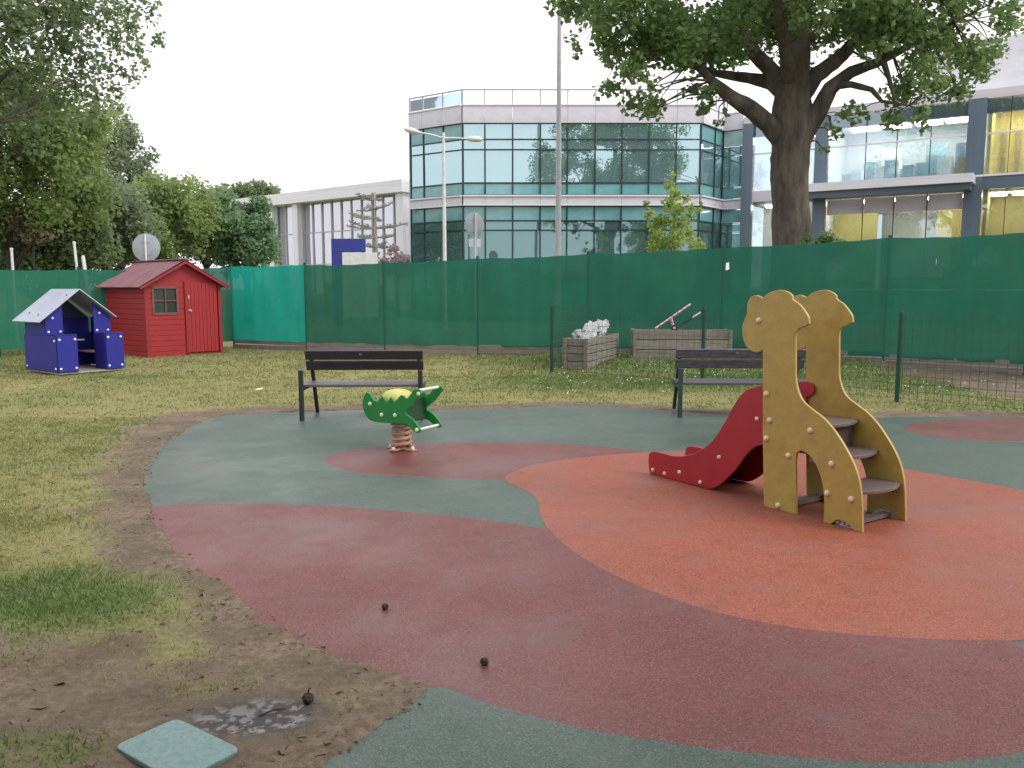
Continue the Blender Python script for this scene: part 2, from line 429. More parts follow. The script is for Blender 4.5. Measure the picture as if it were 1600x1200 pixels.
sheet('play_surface', outline, 0.0, .05, 'rubber_green', 'grey green rubber crumb play surface')
def gp(px): return [(G(x, y).x, G(x, y).y, 0) for x, y in px]
# inside edge: keep coloured areas within the outline
red_px = [(236, 789), (400, 787), (560, 794), (700, 807), (800, 819), (862, 830), (960, 800), (1300, 900), (1560, 996), (1600, 1014), (1690, 1062), (1720, 1095), (1690, 1130),
          (1600, 1170), (1500, 1184), (1400, 1188), (1250, 1180), (1100, 1164), (950, 1142), (850, 1119), (760, 1094), (700, 1069), (676, 1072), (625, 1064), (570, 1046), (505, 1020), (440, 985), (380, 946), (330, 908), (285, 870), (252, 836), (234, 808)]
def densify(px, it=1): return smoothpoly(gp(px), it)
red_px = [((x - 8) if (x < 640 and i > 20) else x, (y + 5) if (x < 640 and i > 20) else y) for i, (x, y) in enumerate(red_px)]; red_px[0] = (222, 789)
sheet('red_play_surface', densify(red_px, 2), .0030, .0045, 'rubber_red', 'dark red rubber area sweeping across the foreground', .03)
tong = [(508, 718), (520, 710), (560, 702), (640, 695), (730, 692), (830, 692), (920, 696), (1010, 706), (1050, 730), (900, 755), (800, 750), (700, 747), (600, 742), (545, 735), (518, 727)]
sheet('red_play_tongue', densify(tong, 2), .0032, .0047, 'rubber_red', 'dark red rubber tongue under the spring rider', .03)
rr_ = [(1412, 668), (1430, 661), (1480, 656), (1560, 653), (1640, 652), (1700, 660), (1720, 678), (1640, 690), (1560, 690), (1500, 687), (1450, 681), (1420, 674)]
sheet('red_play_spot', densify(rr_, 2), .0034, .0049, 'rubber_red', 'dark red rubber spot near the wire fence', .03)
org = [(792, 747), (800, 741), (830, 729), (880, 720), (950, 712), (1050, 706), (1200, 706), (1330, 716), (1430, 738), (1500, 750), (1600, 768), (1720, 800), (1830, 870), (1800, 950), (1700, 982), (1600, 994), (1540, 997), (1470, 996), (1350, 990), (1230, 977), (1120, 955), (1030, 925), (960, 895), (900, 861), (863, 826), (851, 800), (850, 783), (835, 768), (805, 755)]
sheet('orange_play_surface', densify(org, 2), .0070, .0055, 'rubber_orange', 'bright orange rubber area under the slide', .04)

# ------------------------------------------------------------------ grass, clover flowers, litter
def leafmat(name, c1, c2, transl=.35, rough=.6):
    m = bpy.data.materials.new(name); m.use_nodes = True; n = m.node_tree; L = n.links; b = n.nodes['Principled BSDF']
    a = N(n, 'ShaderNodeAttribute', attribute_name='tone'); q = N(n, 'ShaderNodeMix', data_type='RGBA')
    L.new(a.outputs['Fac'], q.inputs[0]); q.inputs[6].default_value = (*c1, 1); q.inputs[7].default_value = (*c2, 1)
    L.new(q.outputs[2], b.inputs['Base Color']); b.inputs['Roughness'].default_value = rough; b.inputs['Specular IOR Level'].default_value = .3
    t = N(n, 'ShaderNodeBsdfTranslucent'); L.new(q.outputs[2], t.inputs[0]); ms = N(n, 'ShaderNodeMixShader'); ms.inputs[0].default_value = transl
    L.new(b.outputs[0], ms.inputs[1]); L.new(t.outputs[0], ms.inputs[2]); L.new(ms.outputs[0], n.nodes['Material Output'].inputs[0])
    MATS[name] = m; return m
leafmat('grass_blades', (.31, .285, .12), (.105, .175, .046), .35)
def blades():
    rng = np.random.default_rng(3); Vs = []; Ts = []
    for (x0, x1, y0, y1, n, h, wd) in ((-4.2, -.2, 2.4, 5.5, 70000, .028, .0035), (-6.2, -1.2, 5.0, 9.5, 60000, .032, .006), (-12, 10.5, 9.0, 14, 90000, .04, .009), (-13, 11, 13.5, 21, 70000, .05, .013)):
        x = rng.uniform(x0, x1, n); y = rng.uniform(y0, y1, n)
        s, hh, d, g, wet = ground_fields(x, y)
        cl = fbm(x * 5, y * 5, 41)
        p = np.clip(1.05 - d * 1.12, .0, 1) * (.25 + .9 * g + .6 * (cl > .52)) * (s > .03) * (wet < .2)
        k = rng.uniform(0, 1, n) < p
        x, y, hh, g, cl, s = x[k], y[k], hh[k], g[k], cl[k], s[k]; m = len(x)
        a = rng.uniform(0, 2 * np.pi, m); ht = h * rng.uniform(.5, 1.4, m) * (.65 + .6 * g); ww = wd * rng.uniform(.6, 1.3, m)
        ln = rng.normal(0, .6, (m, 2)) * ht[:, None]
        base = np.stack([x, y, hh - .004], -1); dx = np.stack([np.cos(a) * ww, np.sin(a) * ww, 0 * a], -1)
        tip = base + np.concatenate([ln, ht[:, None]], 1)
        Vs.append(np.stack([base - dx, base + dx, tip], 1).reshape(-1, 3))
        t = np.clip(g * 1.1 + rng.normal(0, .22, m) + (cl - .5) * .6, 0, 1); Ts.append(np.repeat(t, 3))
    return np_mesh('grass', np.concatenate(Vs), 3, 'grass_blades', attrs={'tone': np.concatenate(Ts)})
tag(blades(), 'short patchy grass over the lawn', 'grass', kind='stuff')
mat('petal_white', (.8, .8, .76), .6)
def flowers():
    rng = np.random.default_rng(5); n = 240
    x = rng.uniform(.4, 8.5, n); y = rng.uniform(11.2, 16.4, n); k = fbm(x * 1.3, y * 1.3, 77) > .45
    x, y = x[k], y[k]; s, h, *_ = ground_fields(x, y); r = rng.uniform(.008, .014, len(x))
    V = []
    for j in range(len(x)):
        c = np.array([x[j], y[j], h[j] + .05]); 
        for a in range(4):
            t0 = a * np.pi / 2; t1 = t0 + np.pi / 2
            V += [c + [0, 0, r[j]], c + [r[j] * np.cos(t0), r[j] * np.sin(t0), 0], c + [r[j] * np.cos(t1), r[j] * np.sin(t1), 0]]
    return np_mesh('clover_flowers', np.array(V), 3, 'petal_white')
tag(flowers(), 'scattered white clover flowers in the fenced grass', 'flowers', kind='stuff')
mat('crumbs', (.13, .095, .065), .9, .4)
def debris():
    rng = np.random.default_rng(9); V = []
    n = 14000
    x = rng.uniform(-4.2, -.2, n); y = rng.uniform(2.4, 8.5, n); s = sdf(x, y)
    k = (s > -.05) & ((rng.uniform(0, 1, n) < np.exp(-np.abs(s) / .12)) | (rng.uniform(0, 1, n) < .14)); x, y, s = x[k], y[k], s[k]
    _, h, *_ = ground_fields(x, y); z = np.where(s < 0, .003, h)
    r = np.minimum(rng.gamma(2, .0030, len(x)) + .002, .0125)
    for j in range(len(x)):
        p = [np.array([x[j], y[j], z[j]]) + rng.normal(0, 1, 3) * r[j] * np.array([1.2, 1.2, .5]) for _ in range(4)]
        for t in ((0, 1, 2), (0, 1, 3), (1, 2, 3), (0, 2, 3)): V += [p[i] for i in t]
    return np_mesh('soil_crumbs', np.array(V), 3, 'crumbs')
tag(debris(), 'loose soil crumbs and dead leaf bits along the rubber edge', 'soil', kind='stuff')
# ------------------------------------------------------------------ pieces of the playground
mat('yellow_panel', (.385, .272, .066), .42, .14, 9, bump=.06, bscale=300)
mat('red_panel', (.33, .012, .024), .35, .08, 9)
mat('cap_cream', (.66, .55, .38), .4, .1)
mat('step_brown', (.13, .10, .095), .38, .18, 25, bump=.2, bscale=200)
mat('chute_dark', (.11, .10, .105), .3, .1)
mat('steel', (.45, .45, .46), .35, .15, 20, metal=.9)
mat('galv', (.42, .43, .45), .55, .15, 14, metal=.3)

def slide():
    P0 = G(1350, 833); P1 = G(1015, 742)
    u = (P1 - P0); u.z = 0; L = u.length; u.normalize(); n = Vector((-u.y, u.x, 0))
    if n.x < 0: n = -n
    SEP = .44; TH = .022; Z = Vector((0, 0, 1))
    root = empty('toddler_slide', P0, 'yellow giraffe toddler slide with red sides and brown steps on the orange rubber', 'slide')
    zp = lambda x, y: (980 + x / 2.728, 420 + y / 2.728)
    def P(x, y, off=0.0):
        q = on(*zp(x, y), P0 + n * off, n); q.z = max(q.z, 0.006); return q
    gir = [(590, 1018), (586, 700), (586, 346), (575, 352), (560, 356), (538, 350), (517, 331), (501, 292), (498, 250), (508, 216), (519, 190), (520, 152), (534, 122), (558, 112), (578, 120), (586, 124), (606, 106), (632, 95), (660, 90), (690, 97), (711, 114), (714, 130), (741, 150), (765, 180), (781, 208), (784, 235), (760, 248), (737, 258), (727, 276), (725, 310), (725, 450), (733, 508), (757, 562), (800, 600), (850, 640), (900, 700), (948, 778), (982, 850), (1002, 930), (1009, 1020), (1010, 1132), (976, 1122), (963, 1097), (940, 1080), (905, 1068), (885, 1080), (876, 1094), (845, 1085), (848, 1000), (843, 930), (829, 872), (800, 812), (770, 782), (745, 775), (730, 790), (727, 830), (728, 1052)]
    pts = [P(*g) for g in soften(gir)]
    near = MB().prism(pts, n * -TH).build('giraffe_panel', 'yellow_panel', root, bevel=.004)
    far = MB().prism([p + n * SEP for p in pts], n * TH).build('giraffe_panel', 'yellow_panel', root, bevel=.004)
    # feet plates
    for o_ in (0.004, SEP - .010):
        pl = [P(x, y) + n * o_ for x, y in [(872, 1094), (880, 1075), (905, 1062), (945, 1074), (972, 1104), (978, 1124)]]
        for p_ in pl: pass
        fp = MB().prism(pl, n * .006).build('foot_plate', 'galv', root)
    for x, y in ((897, 1077), (940, 1086)):
        c = P(x, y); MB().lathe(c + n * .004, [(.017, 0), (.017, -.006), (.012, -.010), (.0, -.010)], 10, n).build('foot_bolt', 'steel', root)
    # red sides
    OFF = .004
    red = [(92, 792), (108, 779), (150, 786), (200, 798), (250, 796), (300, 780), (350, 745), (390, 697), (428, 632), (460, 572), (500, 522), (540, 504), (560, 499), (595, 497), (618, 505), (631, 525), (629, 548), (612, 562), (598, 566), (598, 748), (592, 749), (545, 758), (500, 800), (460, 858), (410, 908), (370, 934), (345, 938), (310, 930), (200, 902), (100, 874), (92, 852)]
    rp = [P(x, y, .004) for x, y in soften(red, 70)]
    for k, o_ in ((0, 0.0), (1, SEP - .008 - .018)):
        side = MB().prism([p + n * o_ for p in rp], n * .018).build('slide_side', 'red_panel', root, bevel=.004)
    # chute: curved sheet between the sides
    ch = smoothpoly([P(x, y, .004) for x, y in [(96, 858), (160, 872), (240, 882), (300, 870), (360, 825), (415, 755), (465, 680), (510, 640), (560, 628), (640, 640)]], 2, closed=False)
    m = MB()
    lower = [p - Z * .02 for p in ch]
    w0, w1 = n * .018, n * (SEP - .026)
    vs = []; 
    for p, q in zip(ch, lower): vs += [p + w0, p + w1, q + w1, q + w0]
    fs = []
    for i in range(len(ch) - 1):
        a = 4 * i; b = a + 4
        for j in range(4): fs.append((a + j, a + (j + 1) % 4, b + (j + 1) % 4, b + j))
    fs += [(0, 1, 2, 3), tuple(4 * (len(ch) - 1) + j for j in (3, 2, 1, 0))]
    m.add(vs, fs); m.build('chute', 'chute_dark', root, smooth='auto')
    # steps
    for (a, b, dep) in (((862, 955), (992, 950), .0), ((697, 795), (897, 802), .0), ((617, 645), (812, 667), .0)):
        pa, pb = P(*a), P(*b); z = pb.z
        back = pa - P0; front = pb - P0
        ub, uf = back.dot(u), front.dot(u)
        poly = []
        K = 9
        for i in range(K + 1):   # rounded front edge
            t = i / K; poly.append(P0 + u * (uf - .055 * math.sin(math.pi * t)) + n * (.002 + (SEP - .004) * t) + Z * z)
        poly += [P0 + u * ub + n * (SEP - .002) + Z * z, P0 + u * ub + n * .002 + Z * z]
        st = MB().prism(poly, Z * -.022).build('step', 'step_brown', root, bevel=.003)
        br = MB()
        for o_ in (.004, SEP - .034): br.box(P0 + u * ((ub * .35 + uf * .65)) + n * (o_ + .015) + Z * (z - .045), (abs(ub - uf) * .5, .028, .045), (u, n, Z))
        br.build('step_bracket', 'step_brown', st)
        for o_ in (.03, SEP - .03):
            MB().lathe(P0 + u * (uf + .02) + n * o_ + Z * z, [(.009, 0), (.009, .004), (.004, .006)], 8).build('screw', 'steel', st)
    # riser under the platform
    pa, pb = P(800, 690), P(800, 800)
    MB().box((pa + pb) / 2 + n * SEP / 2 + u * .03, (.018, SEP - .01, (pa - pb).length), (u, n, Z)).build('riser', 'step_brown', root)
    # rod between heads
    c = P(570, 222); MB().tube([c + n * .002, c + n * (SEP - .002)], .016, 10).build('head_rod', 'step_brown', root, smooth='auto')
    c = P(640, 560)
    # bolt caps
    prof = [(.021, 0), (.021, .004), (.017, .012), (.009, .017), (0.002, .018)]
    for x, y in ((570, 220), (603, 532), (617, 645), (603, 722), (790, 688), (697, 795), (880, 830), (862, 955), (965, 980), (653, 1007)):
        c = P(x, y) - n * TH; MB().lathe(c, prof, 12, -n).build('bolt_cap', 'cap_cream', near, smooth='auto')
        c = P(x, y) + n * (SEP - .001); MB().lathe(c, prof[:], 12, -n).build('bolt_cap', 'cap_cream', far, smooth='auto') if y > 900 or y < 300 else None
    for x, y in ((554, 640), (392, 803), (312, 910), (223, 867), (160, 873), (110, 857)):
        c = P(x, y, .004); MB().lathe(c, [(a * .82, b * .8) for a, b in prof], 12, -n).build('bolt_cap', 'cap_cream', root, smooth='auto')
    # floor bar under the steps
    a, b = P(653, 1012), P(860, 1060)
    MB().box(P0 + u * ((a - P0).dot(u)) + n * SEP / 2 + Z * .035, (.05, SEP - .004, .035), (u, n, Z)).build('ground_bar', 'step_brown', root)
    MB().box(P0 + u * .12 + n * SEP / 2 + Z * .03, (.05, SEP - .004, .025), (u, n, Z)).build('ground_bar', 'step_brown', root)
slide()

# ------------------------------------------------------------------ crocodile spring rider
mat('croc_green', (.009, .22, .042), .42, .08, 9)
mat('croc_dark', (.012, .05, .02), .6, .1)
mat('seat_yellow', (.46, .45, .12), .5, .08)
mat('spring_rust', (.42, .22, .15), .5, .25, 30)
mat('cap_pale', (.72, .74, .6), .4, .08)
mat('rod_pale', (.62, .62, .58), .4, .08)
def croc():
    S = G(628, 703); ax = Vector((.86, -.51, 0)).normalized(); n = Vector((.51, .86, 0)).normalized(); Z = Vector((0, 0, 1))
    root = empty('spring_rider', S, 'green crocodile spring rider with yellow seat on a rusty coil', 'spring rider')
    zp = lambda x, y: (550 + x / 9.23, 590 + y / 9.23); HALF = .17; TH = .02
    def P(x, y): return on(*zp(x, y), S - n * HALF, n)
    o = [(205, 205), (178, 250), (152, 320), (148, 400), (172, 495), (220, 578), (290, 628), (400, 650), (560, 657), (700, 668), (785, 682), (850, 735), (900, 780), (935, 800), (972, 790), (986, 756), (955, 708), (880, 610), (800, 546), (772, 530), (766, 492), (800, 456), (870, 402), (930, 325), (1005, 228), (992, 192), (940, 165), (885, 178), (848, 232), (796, 296), (770, 300), (738, 262), (700, 252), (668, 285), (640, 325), (602, 345), (560, 274), (500, 362), (430, 266), (365, 348), (312, 325), (252, 232)]
    pts = [P(*q) for q in soften(o, 140, 48)]
    near = MB().prism(pts, n * TH).build('side_panel', 'croc_green', root, bevel=.004)
    far = MB().prism([p + n * (2 * HALF - TH) for p in pts], n * TH).build('side_panel', 'croc_green', root, bevel=.004)
    for x, y in ((260, 378), (428, 535), (620, 543), (935, 755), (960, 235)):
        c = P(x, y); MB().lathe(c + n * .001, [(.02, 0), (.018, .008), (.01, .013), (.002, .014)], 10, -n).build('bolt_cap', 'cap_pale', near, smooth='auto')
    c = P(935, 190)
    MB().tube([c + n * .0, c + n * 2 * HALF], .014, 10).build('handle_bar', 'rod_pale', root, smooth='auto')
    c = P(940, 757)
    MB().tube([c + n * .0, c + n * 2 * HALF], .013, 10).build('foot_bar', 'rod_pale', root, smooth='auto')
    # seat: rounded saddle between the panels
    a, b = P(335, 340), P(640, 340); zt = P(490, 208).z; c0 = (a + b) / 2 + n * HALF; Rl = (b - a).length / 2; vs = []; fs = []; K, J = 20, 9
    for j_ in range(J + 1):
        f_ = -.55 + (math.pi / 2 + .55) * j_ / J
        for k in range(K):
            t = 2 * math.pi * k / K; sg = lambda v: math.copysign(abs(v) ** .6, v)
            vs.append(c0 + ax * (Rl * sg(math.cos(t)) * math.cos(f_) ** .7) + n * ((HALF - TH - .004) * sg(math.sin(t)) * math.cos(f_) ** .7) + Z * ((zt - a.z) * math.sin(f_)))
    for j_ in range(J):
        for k in range(K): fs.append((j_ * K + k, j_ * K + (k + 1) % K, (j_ + 1) * K + (k + 1) % K, (j_ + 1) * K + k))
    fs += [tuple(range(K))[::-1]]
    MB().add(vs, fs).build('seat', 'seat_yellow', root, smooth=True)
    a, b = P(300, 600), P(760, 600)
    m = MB().box((a + b) / 2 + n * HALF, ((b - a).length, 2 * HALF - 2 * TH - .004, .05), (ax, n, Z)); m.build('belly_board', 'croc_dark', root)
    a = P(760, 470); MB().box(a + n * HALF - ax * .03, (.02, 2 * HALF - 2 * TH - .004, .16), (ax, n, Z)).build('mouth_board', 'croc_dark', root)
    # spring
    zb = .03; zt = P(700, 668).z; turns = 5; pts = []
    for i in range(turns * 20 + 1):
        t = i / (turns * 20); an = t * turns * 2 * math.pi; r = .085 - .008 * abs(math.sin(math.pi * t)) 
        pts.append(S + Vector((math.cos(an) * r, math.sin(an) * r, zb + (zt - zb - .005) * t)))
    MB().tube(pts, .019, 8).build('spring', 'spring_rust', root, smooth='auto')
    m = MB(); m.box(S + Z * .012, (.30, .07, .016), (ax, n, Z)); m.box(S + Z * .020, (.07, .30, .016), (ax, n, Z)); m.build('base_plate', 'spring_rust', root, bevel=.004)
    MB().lathe(S + Z * (zt - .012), [(.095, 0), (.095, .012)], 16).build('spring_cap', 'spring_rust', root)
    for d in (ax, -ax, n, -n): MB().lathe(S + d * .125 + Z * .02, [(.018, 0), (.016, .02), (.006, .026)], 8).build('base_bolt', 'cap_pale', root, smooth='auto')
croc()

# ------------------------------------------------------------------ benches
mat('bench_plank', (.040, .032, .036), .5, .25, 5, bump=.25, bscale=60, stretch=(1, 12, 12), rnd=.1)
mat('bench_plank_worn', (.05, .045, .058), .5, .3, 9, bump=.25, bscale=60, col2=(.16, .15, .15), stretch=(1, 4, 4), rnd=.1)
mat('bench_seat', (.085, .08, .088), .42, .25, 5, bump=.2, bscale=50, stretch=(1, 12, 12), rnd=.1)
mat('bench_frame', (.022, .028, .028), .45, .2)
mat('bench_frame_green', (.022, .05, .045), .45, .2)
def bench(base, L, rz, label, plank, seat, frame):
    r = empty('park_bench', base, label, 'bench', 'benches on the rubber edge', rz)
    def part(name, m, f, bevel=.006):
        b = MB(); f(b); return b.build(name, m, r, local=True, bevel=bevel)
    for x in (.0, L):
        part('leg', frame, lambda b: b.bar((x, 0, 0), (x, 0, .575), .05, .05, Vector((0, 1, 0))))
        part('rear_leg', frame, lambda b: b.bar((x + (.045 if x == 0 else -.045), .64, 0), (x + (.045 if x == 0 else -.045), .32, .77), .04, .05, Vector((0, 1, 0))))
        part('seat_bearer', frame, lambda b: b.box((x, .24, .355), (.04, .46, .04)))
    for k in range(4):
        part('seat_plank', seat, lambda b: b.box((L / 2, .055 + k * .108, .395), (L + .05 if k else L + .02, .1, .03)))
    for z in (.60, .725):
        y = .335 + (.725 - z) * .40 - .03
        q = (Vector((1, 0, 0)), Vector((0, .39, -.92)).normalized().cross(Vector((1, 0, 0))), Vector((0, -.39, .92)).normalized())
        part('back_plank', plank, lambda b: b.box((L / 2, y - .02, z), (L + .02, .028, .118), q))
    part('name_plate', 'steel', lambda b: b.box((L * .47, .285 - .02, .735), (.035, .004, .025), q), 0)
    return r
b1 = G(472, 657); b2 = G(1062, 652)
bench(b1, 1.35, math.radians(1.5), 'dark wooden bench behind the crocodile spring rider', 'bench_plank', 'bench_seat', 'bench_frame')
bench(b2, 1.52, math.radians(-1), 'weathered grey bench with worn back planks behind the giraffe slide', 'bench_plank_worn', 'bench_seat', 'bench_frame_green')

# ------------------------------------------------------------------ shed
mat('shed_red', (.31, .014, .020), .6, .14, 4, bump=.15, bscale=30, stretch=(1, 1, 8))
mat('shed_trim', (.25, .013, .018), .6, .14, 4)
mat('roof_maroon', (.20, .098, .115), .55, .2, 5, bump=.15, bscale=80, rnd=.06)
mat('shed_glass', (.03, .045, .04), .12, .2, 3)
mat('window_frame_dull', (.16, .07, .06), .6)
mat('metal_grey', (.5, .5, .48), .4, .1, metal=.6)
def shed():
    A = G(232, 559); B = G(345, 552); e = B - A; e.z = 0; Wd = e.length; e.normalize(); d = Vector((-e.y, e.x, 0)); Z = Vector((0, 0, 1)); D = 2.05
    EV = 1.62; RG = 2.10
    r = empty('garden_shed', A, 'red wooden garden shed with maroon gable roof against the green screen', 'shed')
    Q = lambda a, b, c: A + e * a + d * b + Z * c
    nb = 14
    # walls as boards
    for k in range(nb):          # left side wall
        z0 = EV / nb * k
        MB().box(Q(0, D / 2, z0 + EV / nb / 2), (.028, D, EV / nb - .005), (e, d, Z)).build('board', 'shed_red', r, bevel=.004)
    for k in range(nb):          # front boards either side of door
        z0 = EV / nb * k; hz = EV / nb - .005; zc = z0 + EV / nb / 2
        spans = [(.03, .86)] if not (0.93 < zc < 1.52) else [(.03, .14), (.70, .86)]
        for a, b in spans: MB().box(Q((a + b) / 2, -.002, zc), (b - a, .028, hz), (e, d, Z)).build('board', 'shed_red', r, bevel=.004)
    g = [Q(0, .0, EV), Q(Wd, .0, EV), Q(Wd / 2, .0, RG - .03)]
    MB().prism(g, d * .03).build('gable', 'shed_red', r)
    MB().prism([p + d * (D - .03) for p in g], d * .03).build('gable', 'shed_red', r)
    MB().box(Q(Wd, D / 2, EV / 2), (.03, D, EV), (e, d, Z)).build('wall', 'shed_red', r)
    MB().box(Q(Wd / 2, D, EV / 2), (Wd, .03, EV), (e, d, Z)).build('wall', 'shed_red', r)
    MB().box(Q((.86 + Wd) / 2, .012, EV / 2), (Wd - .86, .02, EV), (e, d, Z)).build('wall', 'shed_trim', r)
    for a in (0.0, Wd): MB().box(Q(a, -.012, EV / 2), (.075, .075, EV), (e, d, Z)).build('corner_post', 'shed_trim', r, bevel=.008)
    # door
    dr = MB().box(Q((.90 + Wd - .06) / 2, -.014, .84), (Wd - .06 - .90, .03, 1.56), (e, d, Z)).build('door', 'shed_red', r, bevel=.006)
    nd = 8; dw = (Wd - .06 - .90) / nd
    for k in range(nd): MB().box(Q(.90 + dw * (k + .5), -.034, .84), (dw - .006, .012, 1.54), (e, d, Z)).build('door_board', 'shed_red', dr, bevel=.003)
    MB().box(Q(.875, -.03, .84), (.05, .05, 1.62), (e, d, Z)).build('door_jamb', 'shed_trim', r, bevel=.005)
    MB().lathe(Q(.96, -.042, 1.0), [(.03, 0), (.03, .006), (.012, .01), (.012, .045), (.024, .05), (.02, .07)], 10, -d).build('handle', 'metal_grey', dr)
    MB().box(Q(.945, -.042, 1.3), (.03, .01, .08), (e, d, Z)).build('hinge', 'metal_grey', dr)
    # window
    w_ = MB().box(Q(.42, .004, 1.225), (.56, .01, .58), (e, d, Z)).build('window', 'shed_glass', r)
    fr = MB()
    for a, b, sx, sz in ((.15, 1.225, .045, .60), (.69, 1.225, .045, .60), (.42, 1.51, .54, .045), (.42, .94, .54, .05), (.42, 1.225, .022, .56), (.42, 1.225, .52, .022)):
        fr.box(Q(a, -.018, b), (sx, .035 if sx < .56 else .036, sz), (e, d, Z))
    fr.build('frame', 'window_frame_dull', w_)
    # roof of corrugated sheets, a sheet per strip
    OV = .18
    for s in (0, 1):
        ridge0 = Q(Wd / 2, -OV, RG + .02); eave0 = Q(-.2, -OV, EV - .10) if s == 0 else Q(Wd + .2, -OV, EV - .10)
        sl = eave0 - ridge0; nn = sl.cross(d).normalized(); nn = nn if nn.z > 0 else -nn
        nst = 6; LEN = D + 2 * OV
        for k in range(nst):
            m = MB(); cnt = 8; vs = []; 
            for i in range(cnt + 1):
                t = (k + i / cnt) / nst * LEN; w2 = .012 * math.cos(i * math.pi)
                for q in (ridge0, eave0): vs.append(q + d * t + nn * (w2 + .012 * 0)); 
            vs2 = [v - nn * .008 for v in vs]; n0 = len(vs); fs = []
            for i in range(cnt):
                a = 2 * i; fs.append((a, a + 1, a + 3, a + 2)); fs.append((n0 + a, n0 + a + 2, n0 + a + 3, n0 + a + 1))
                fs.append((a + 1, n0 + a + 1, n0 + a + 3, a + 3)); fs.append((a, a + 2, n0 + a + 2, n0 + a))
            fs += [(0, n0, n0 + 1, 1), (2 * cnt, 2 * cnt + 1, n0 + 2 * cnt + 1, n0 + 2 * cnt)]
            m.add(vs + vs2, fs); m.build('roof_sheet', 'roof_maroon', r)
        MB().bar(ridge0 - nn * .05, eave0 - nn * .035, .025, .05).build('bargeboard', 'shed_trim', r)
    MB().bar(Q(Wd / 2, -OV - .01, RG + .03), Q(Wd / 2, D + OV, RG + .03), .14, .03).build('ridge_cap', 'roof_maroon', r, bevel=.01)
shed()

# ------------------------------------------------------------------ playhouse
mat('play_blue', (.026, .026, .24), .62, .08, 6, spec=.25)
mat('play_roof', (.36, .39, .48), .45, .12, 3)
mat('play_dark', (.04, .05, .09), .6, .1)
mat('play_board', (.30, .27, .24), .6, .2, 8)
def playhouse():
    C = G(92, 588); a = Vector((.60, .80, 0)); b = Vector((-.80, .60, 0)); Z = Vector((0, 0, 1)); Wd = 1.16; T = .022
    r = empty('playhouse', C, 'blue open playhouse with pale grey gable roof on the lawn beside the shed', 'playhouse')
    Q = lambda x, y, z: C + a * x + b * y + Z * z
    AX = (a, b, Z)
    def pan(name, x, y, z, sx, sy, sz, m='play_blue', p=r, bevel=.006): return MB().box(Q(x, y, z), (sx, sy, sz), AX).build(name, m, p, bevel=bevel)
    FRONT = .42; BK = 1.20; LOW = .62
    pl = []
    pl.append(pan('front_panel', .17, 0, .06 + LOW / 2, .34, T, LOW)); pl.append(pan('front_panel', Wd - .16, 0, .06 + LOW / 2, .32, T, LOW))
    for x in (0, Wd): pan('side_panel', x, BK / 2 + .02, .06 + LOW / 2, T, BK, LOW)
    pan('side_panel', .34, FRONT / 2, .06 + LOW / 2, T, FRONT - .03, LOW); pan('side_panel', Wd - .32, FRONT / 2, .06 + LOW / 2, T, FRONT - .03, LOW)
    rz_ = lambda x: .93 + (1.47 - .93) * ((x + .10) / (Wd / 2 + .10)) - .025
    for s_ in (0, 1):
        xs = (.01, .31); poly = [(xs[0], .685), (xs[1], .685), (xs[1], rz_(xs[1])), (xs[0], rz_(xs[0]))]
        MB().prism([Q(x if s_ == 0 else Wd - x, FRONT - T / 2, z) for x, z in poly], b * T).build('wall_panel', 'play_blue', r, bevel=.004)
    for x in (.005, Wd - .005): pan('wall_panel', x, FRONT + .36, .82, T, .70, .28)
    pan('back_panel', Wd / 2, BK, .5, Wd - .03, T, .9)
    pan('seat_board', .17, FRONT + .35, .34, .30, .72, .025, 'play_board'); pan('seat_board', Wd - .17, FRONT + .35, .34, .30, .72, .025, 'play_board')
    pan('table_board', Wd / 2, BK - .28, .56, .5, .4, .025, 'play_board')
    pan('floor_board', Wd / 2, BK / 2, .035, Wd - .04, BK - .04, .03, 'play_board')
    for x in (.17, Wd - .16): pan('counter_top', x, .04, .06 + LOW + .014, .35, .05, .02, 'play_blue')
    EV, RG = .93, 1.47
    for s in (0, 1):
        r0 = Q(Wd / 2, FRONT - .12, RG); e0 = Q(-.10, FRONT - .12, EV) if s == 0 else Q(Wd + .10, FRONT - .12, EV)
        dd = b * (BK - FRONT + .26); sl = (e0 - r0).normalized(); nn = sl.cross(b).normalized(); nn = nn if nn.z > 0 else -nn
        e0 = e0 + (e0 - r0).normalized() * (.04 if s == 0 else -.06)
        rf = MB().prism([r0, e0, e0 + dd, r0 + dd], nn * .02).build('roof_panel', 'play_roof', r, bevel=.004)
        for t, v in ((.2, .15), (.8, .3), (.75, .7)):
            MB().lathe(r0.lerp(e0, t) + dd * v + nn * .02, [(.02, 0), (.016, .008), (.004, .012)], 8, nn).build('roof_bolt', 'play_dark', rf)
    g = [Q(.02, BK, EV + .02), Q(Wd - .02, BK, EV + .02), Q(Wd / 2, BK, RG - .02)]
    MB().prism(g, b * .02).build('gable_panel', 'play_dark', r)
    prof = [(.022, 0), (.02, .008), (.011, .014), (.002, .015)]
    for x, z in ((.04, .12), (.30, .12), (.04, .62), (.30, .62), (Wd - .05, .12), (Wd - .28, .12), (Wd - .05, .63), (Wd - .28, .63)):
        MB().lathe(Q(x, -T / 2, z), prof, 8, -b).build('bolt_cap', 'cap_pale', r, smooth='auto')
    for x, z in ((.06, .74), (.26, .74), (.14, .98), (Wd - .06, .74), (Wd - .26, .74), (Wd - .2, 1.05)):
        MB().lathe(Q(x, FRONT - T / 2, z), prof, 8, -b).build('bolt_cap', 'cap_pale', r, smooth='auto')
    for y, z in ((.06, .12), (.06, .6), (1.15, .12)):
        MB().lathe(Q(-T / 2, y, z), prof, 8, -a).build('bolt_cap', 'cap_pale', r, smooth='auto')
playhouse()

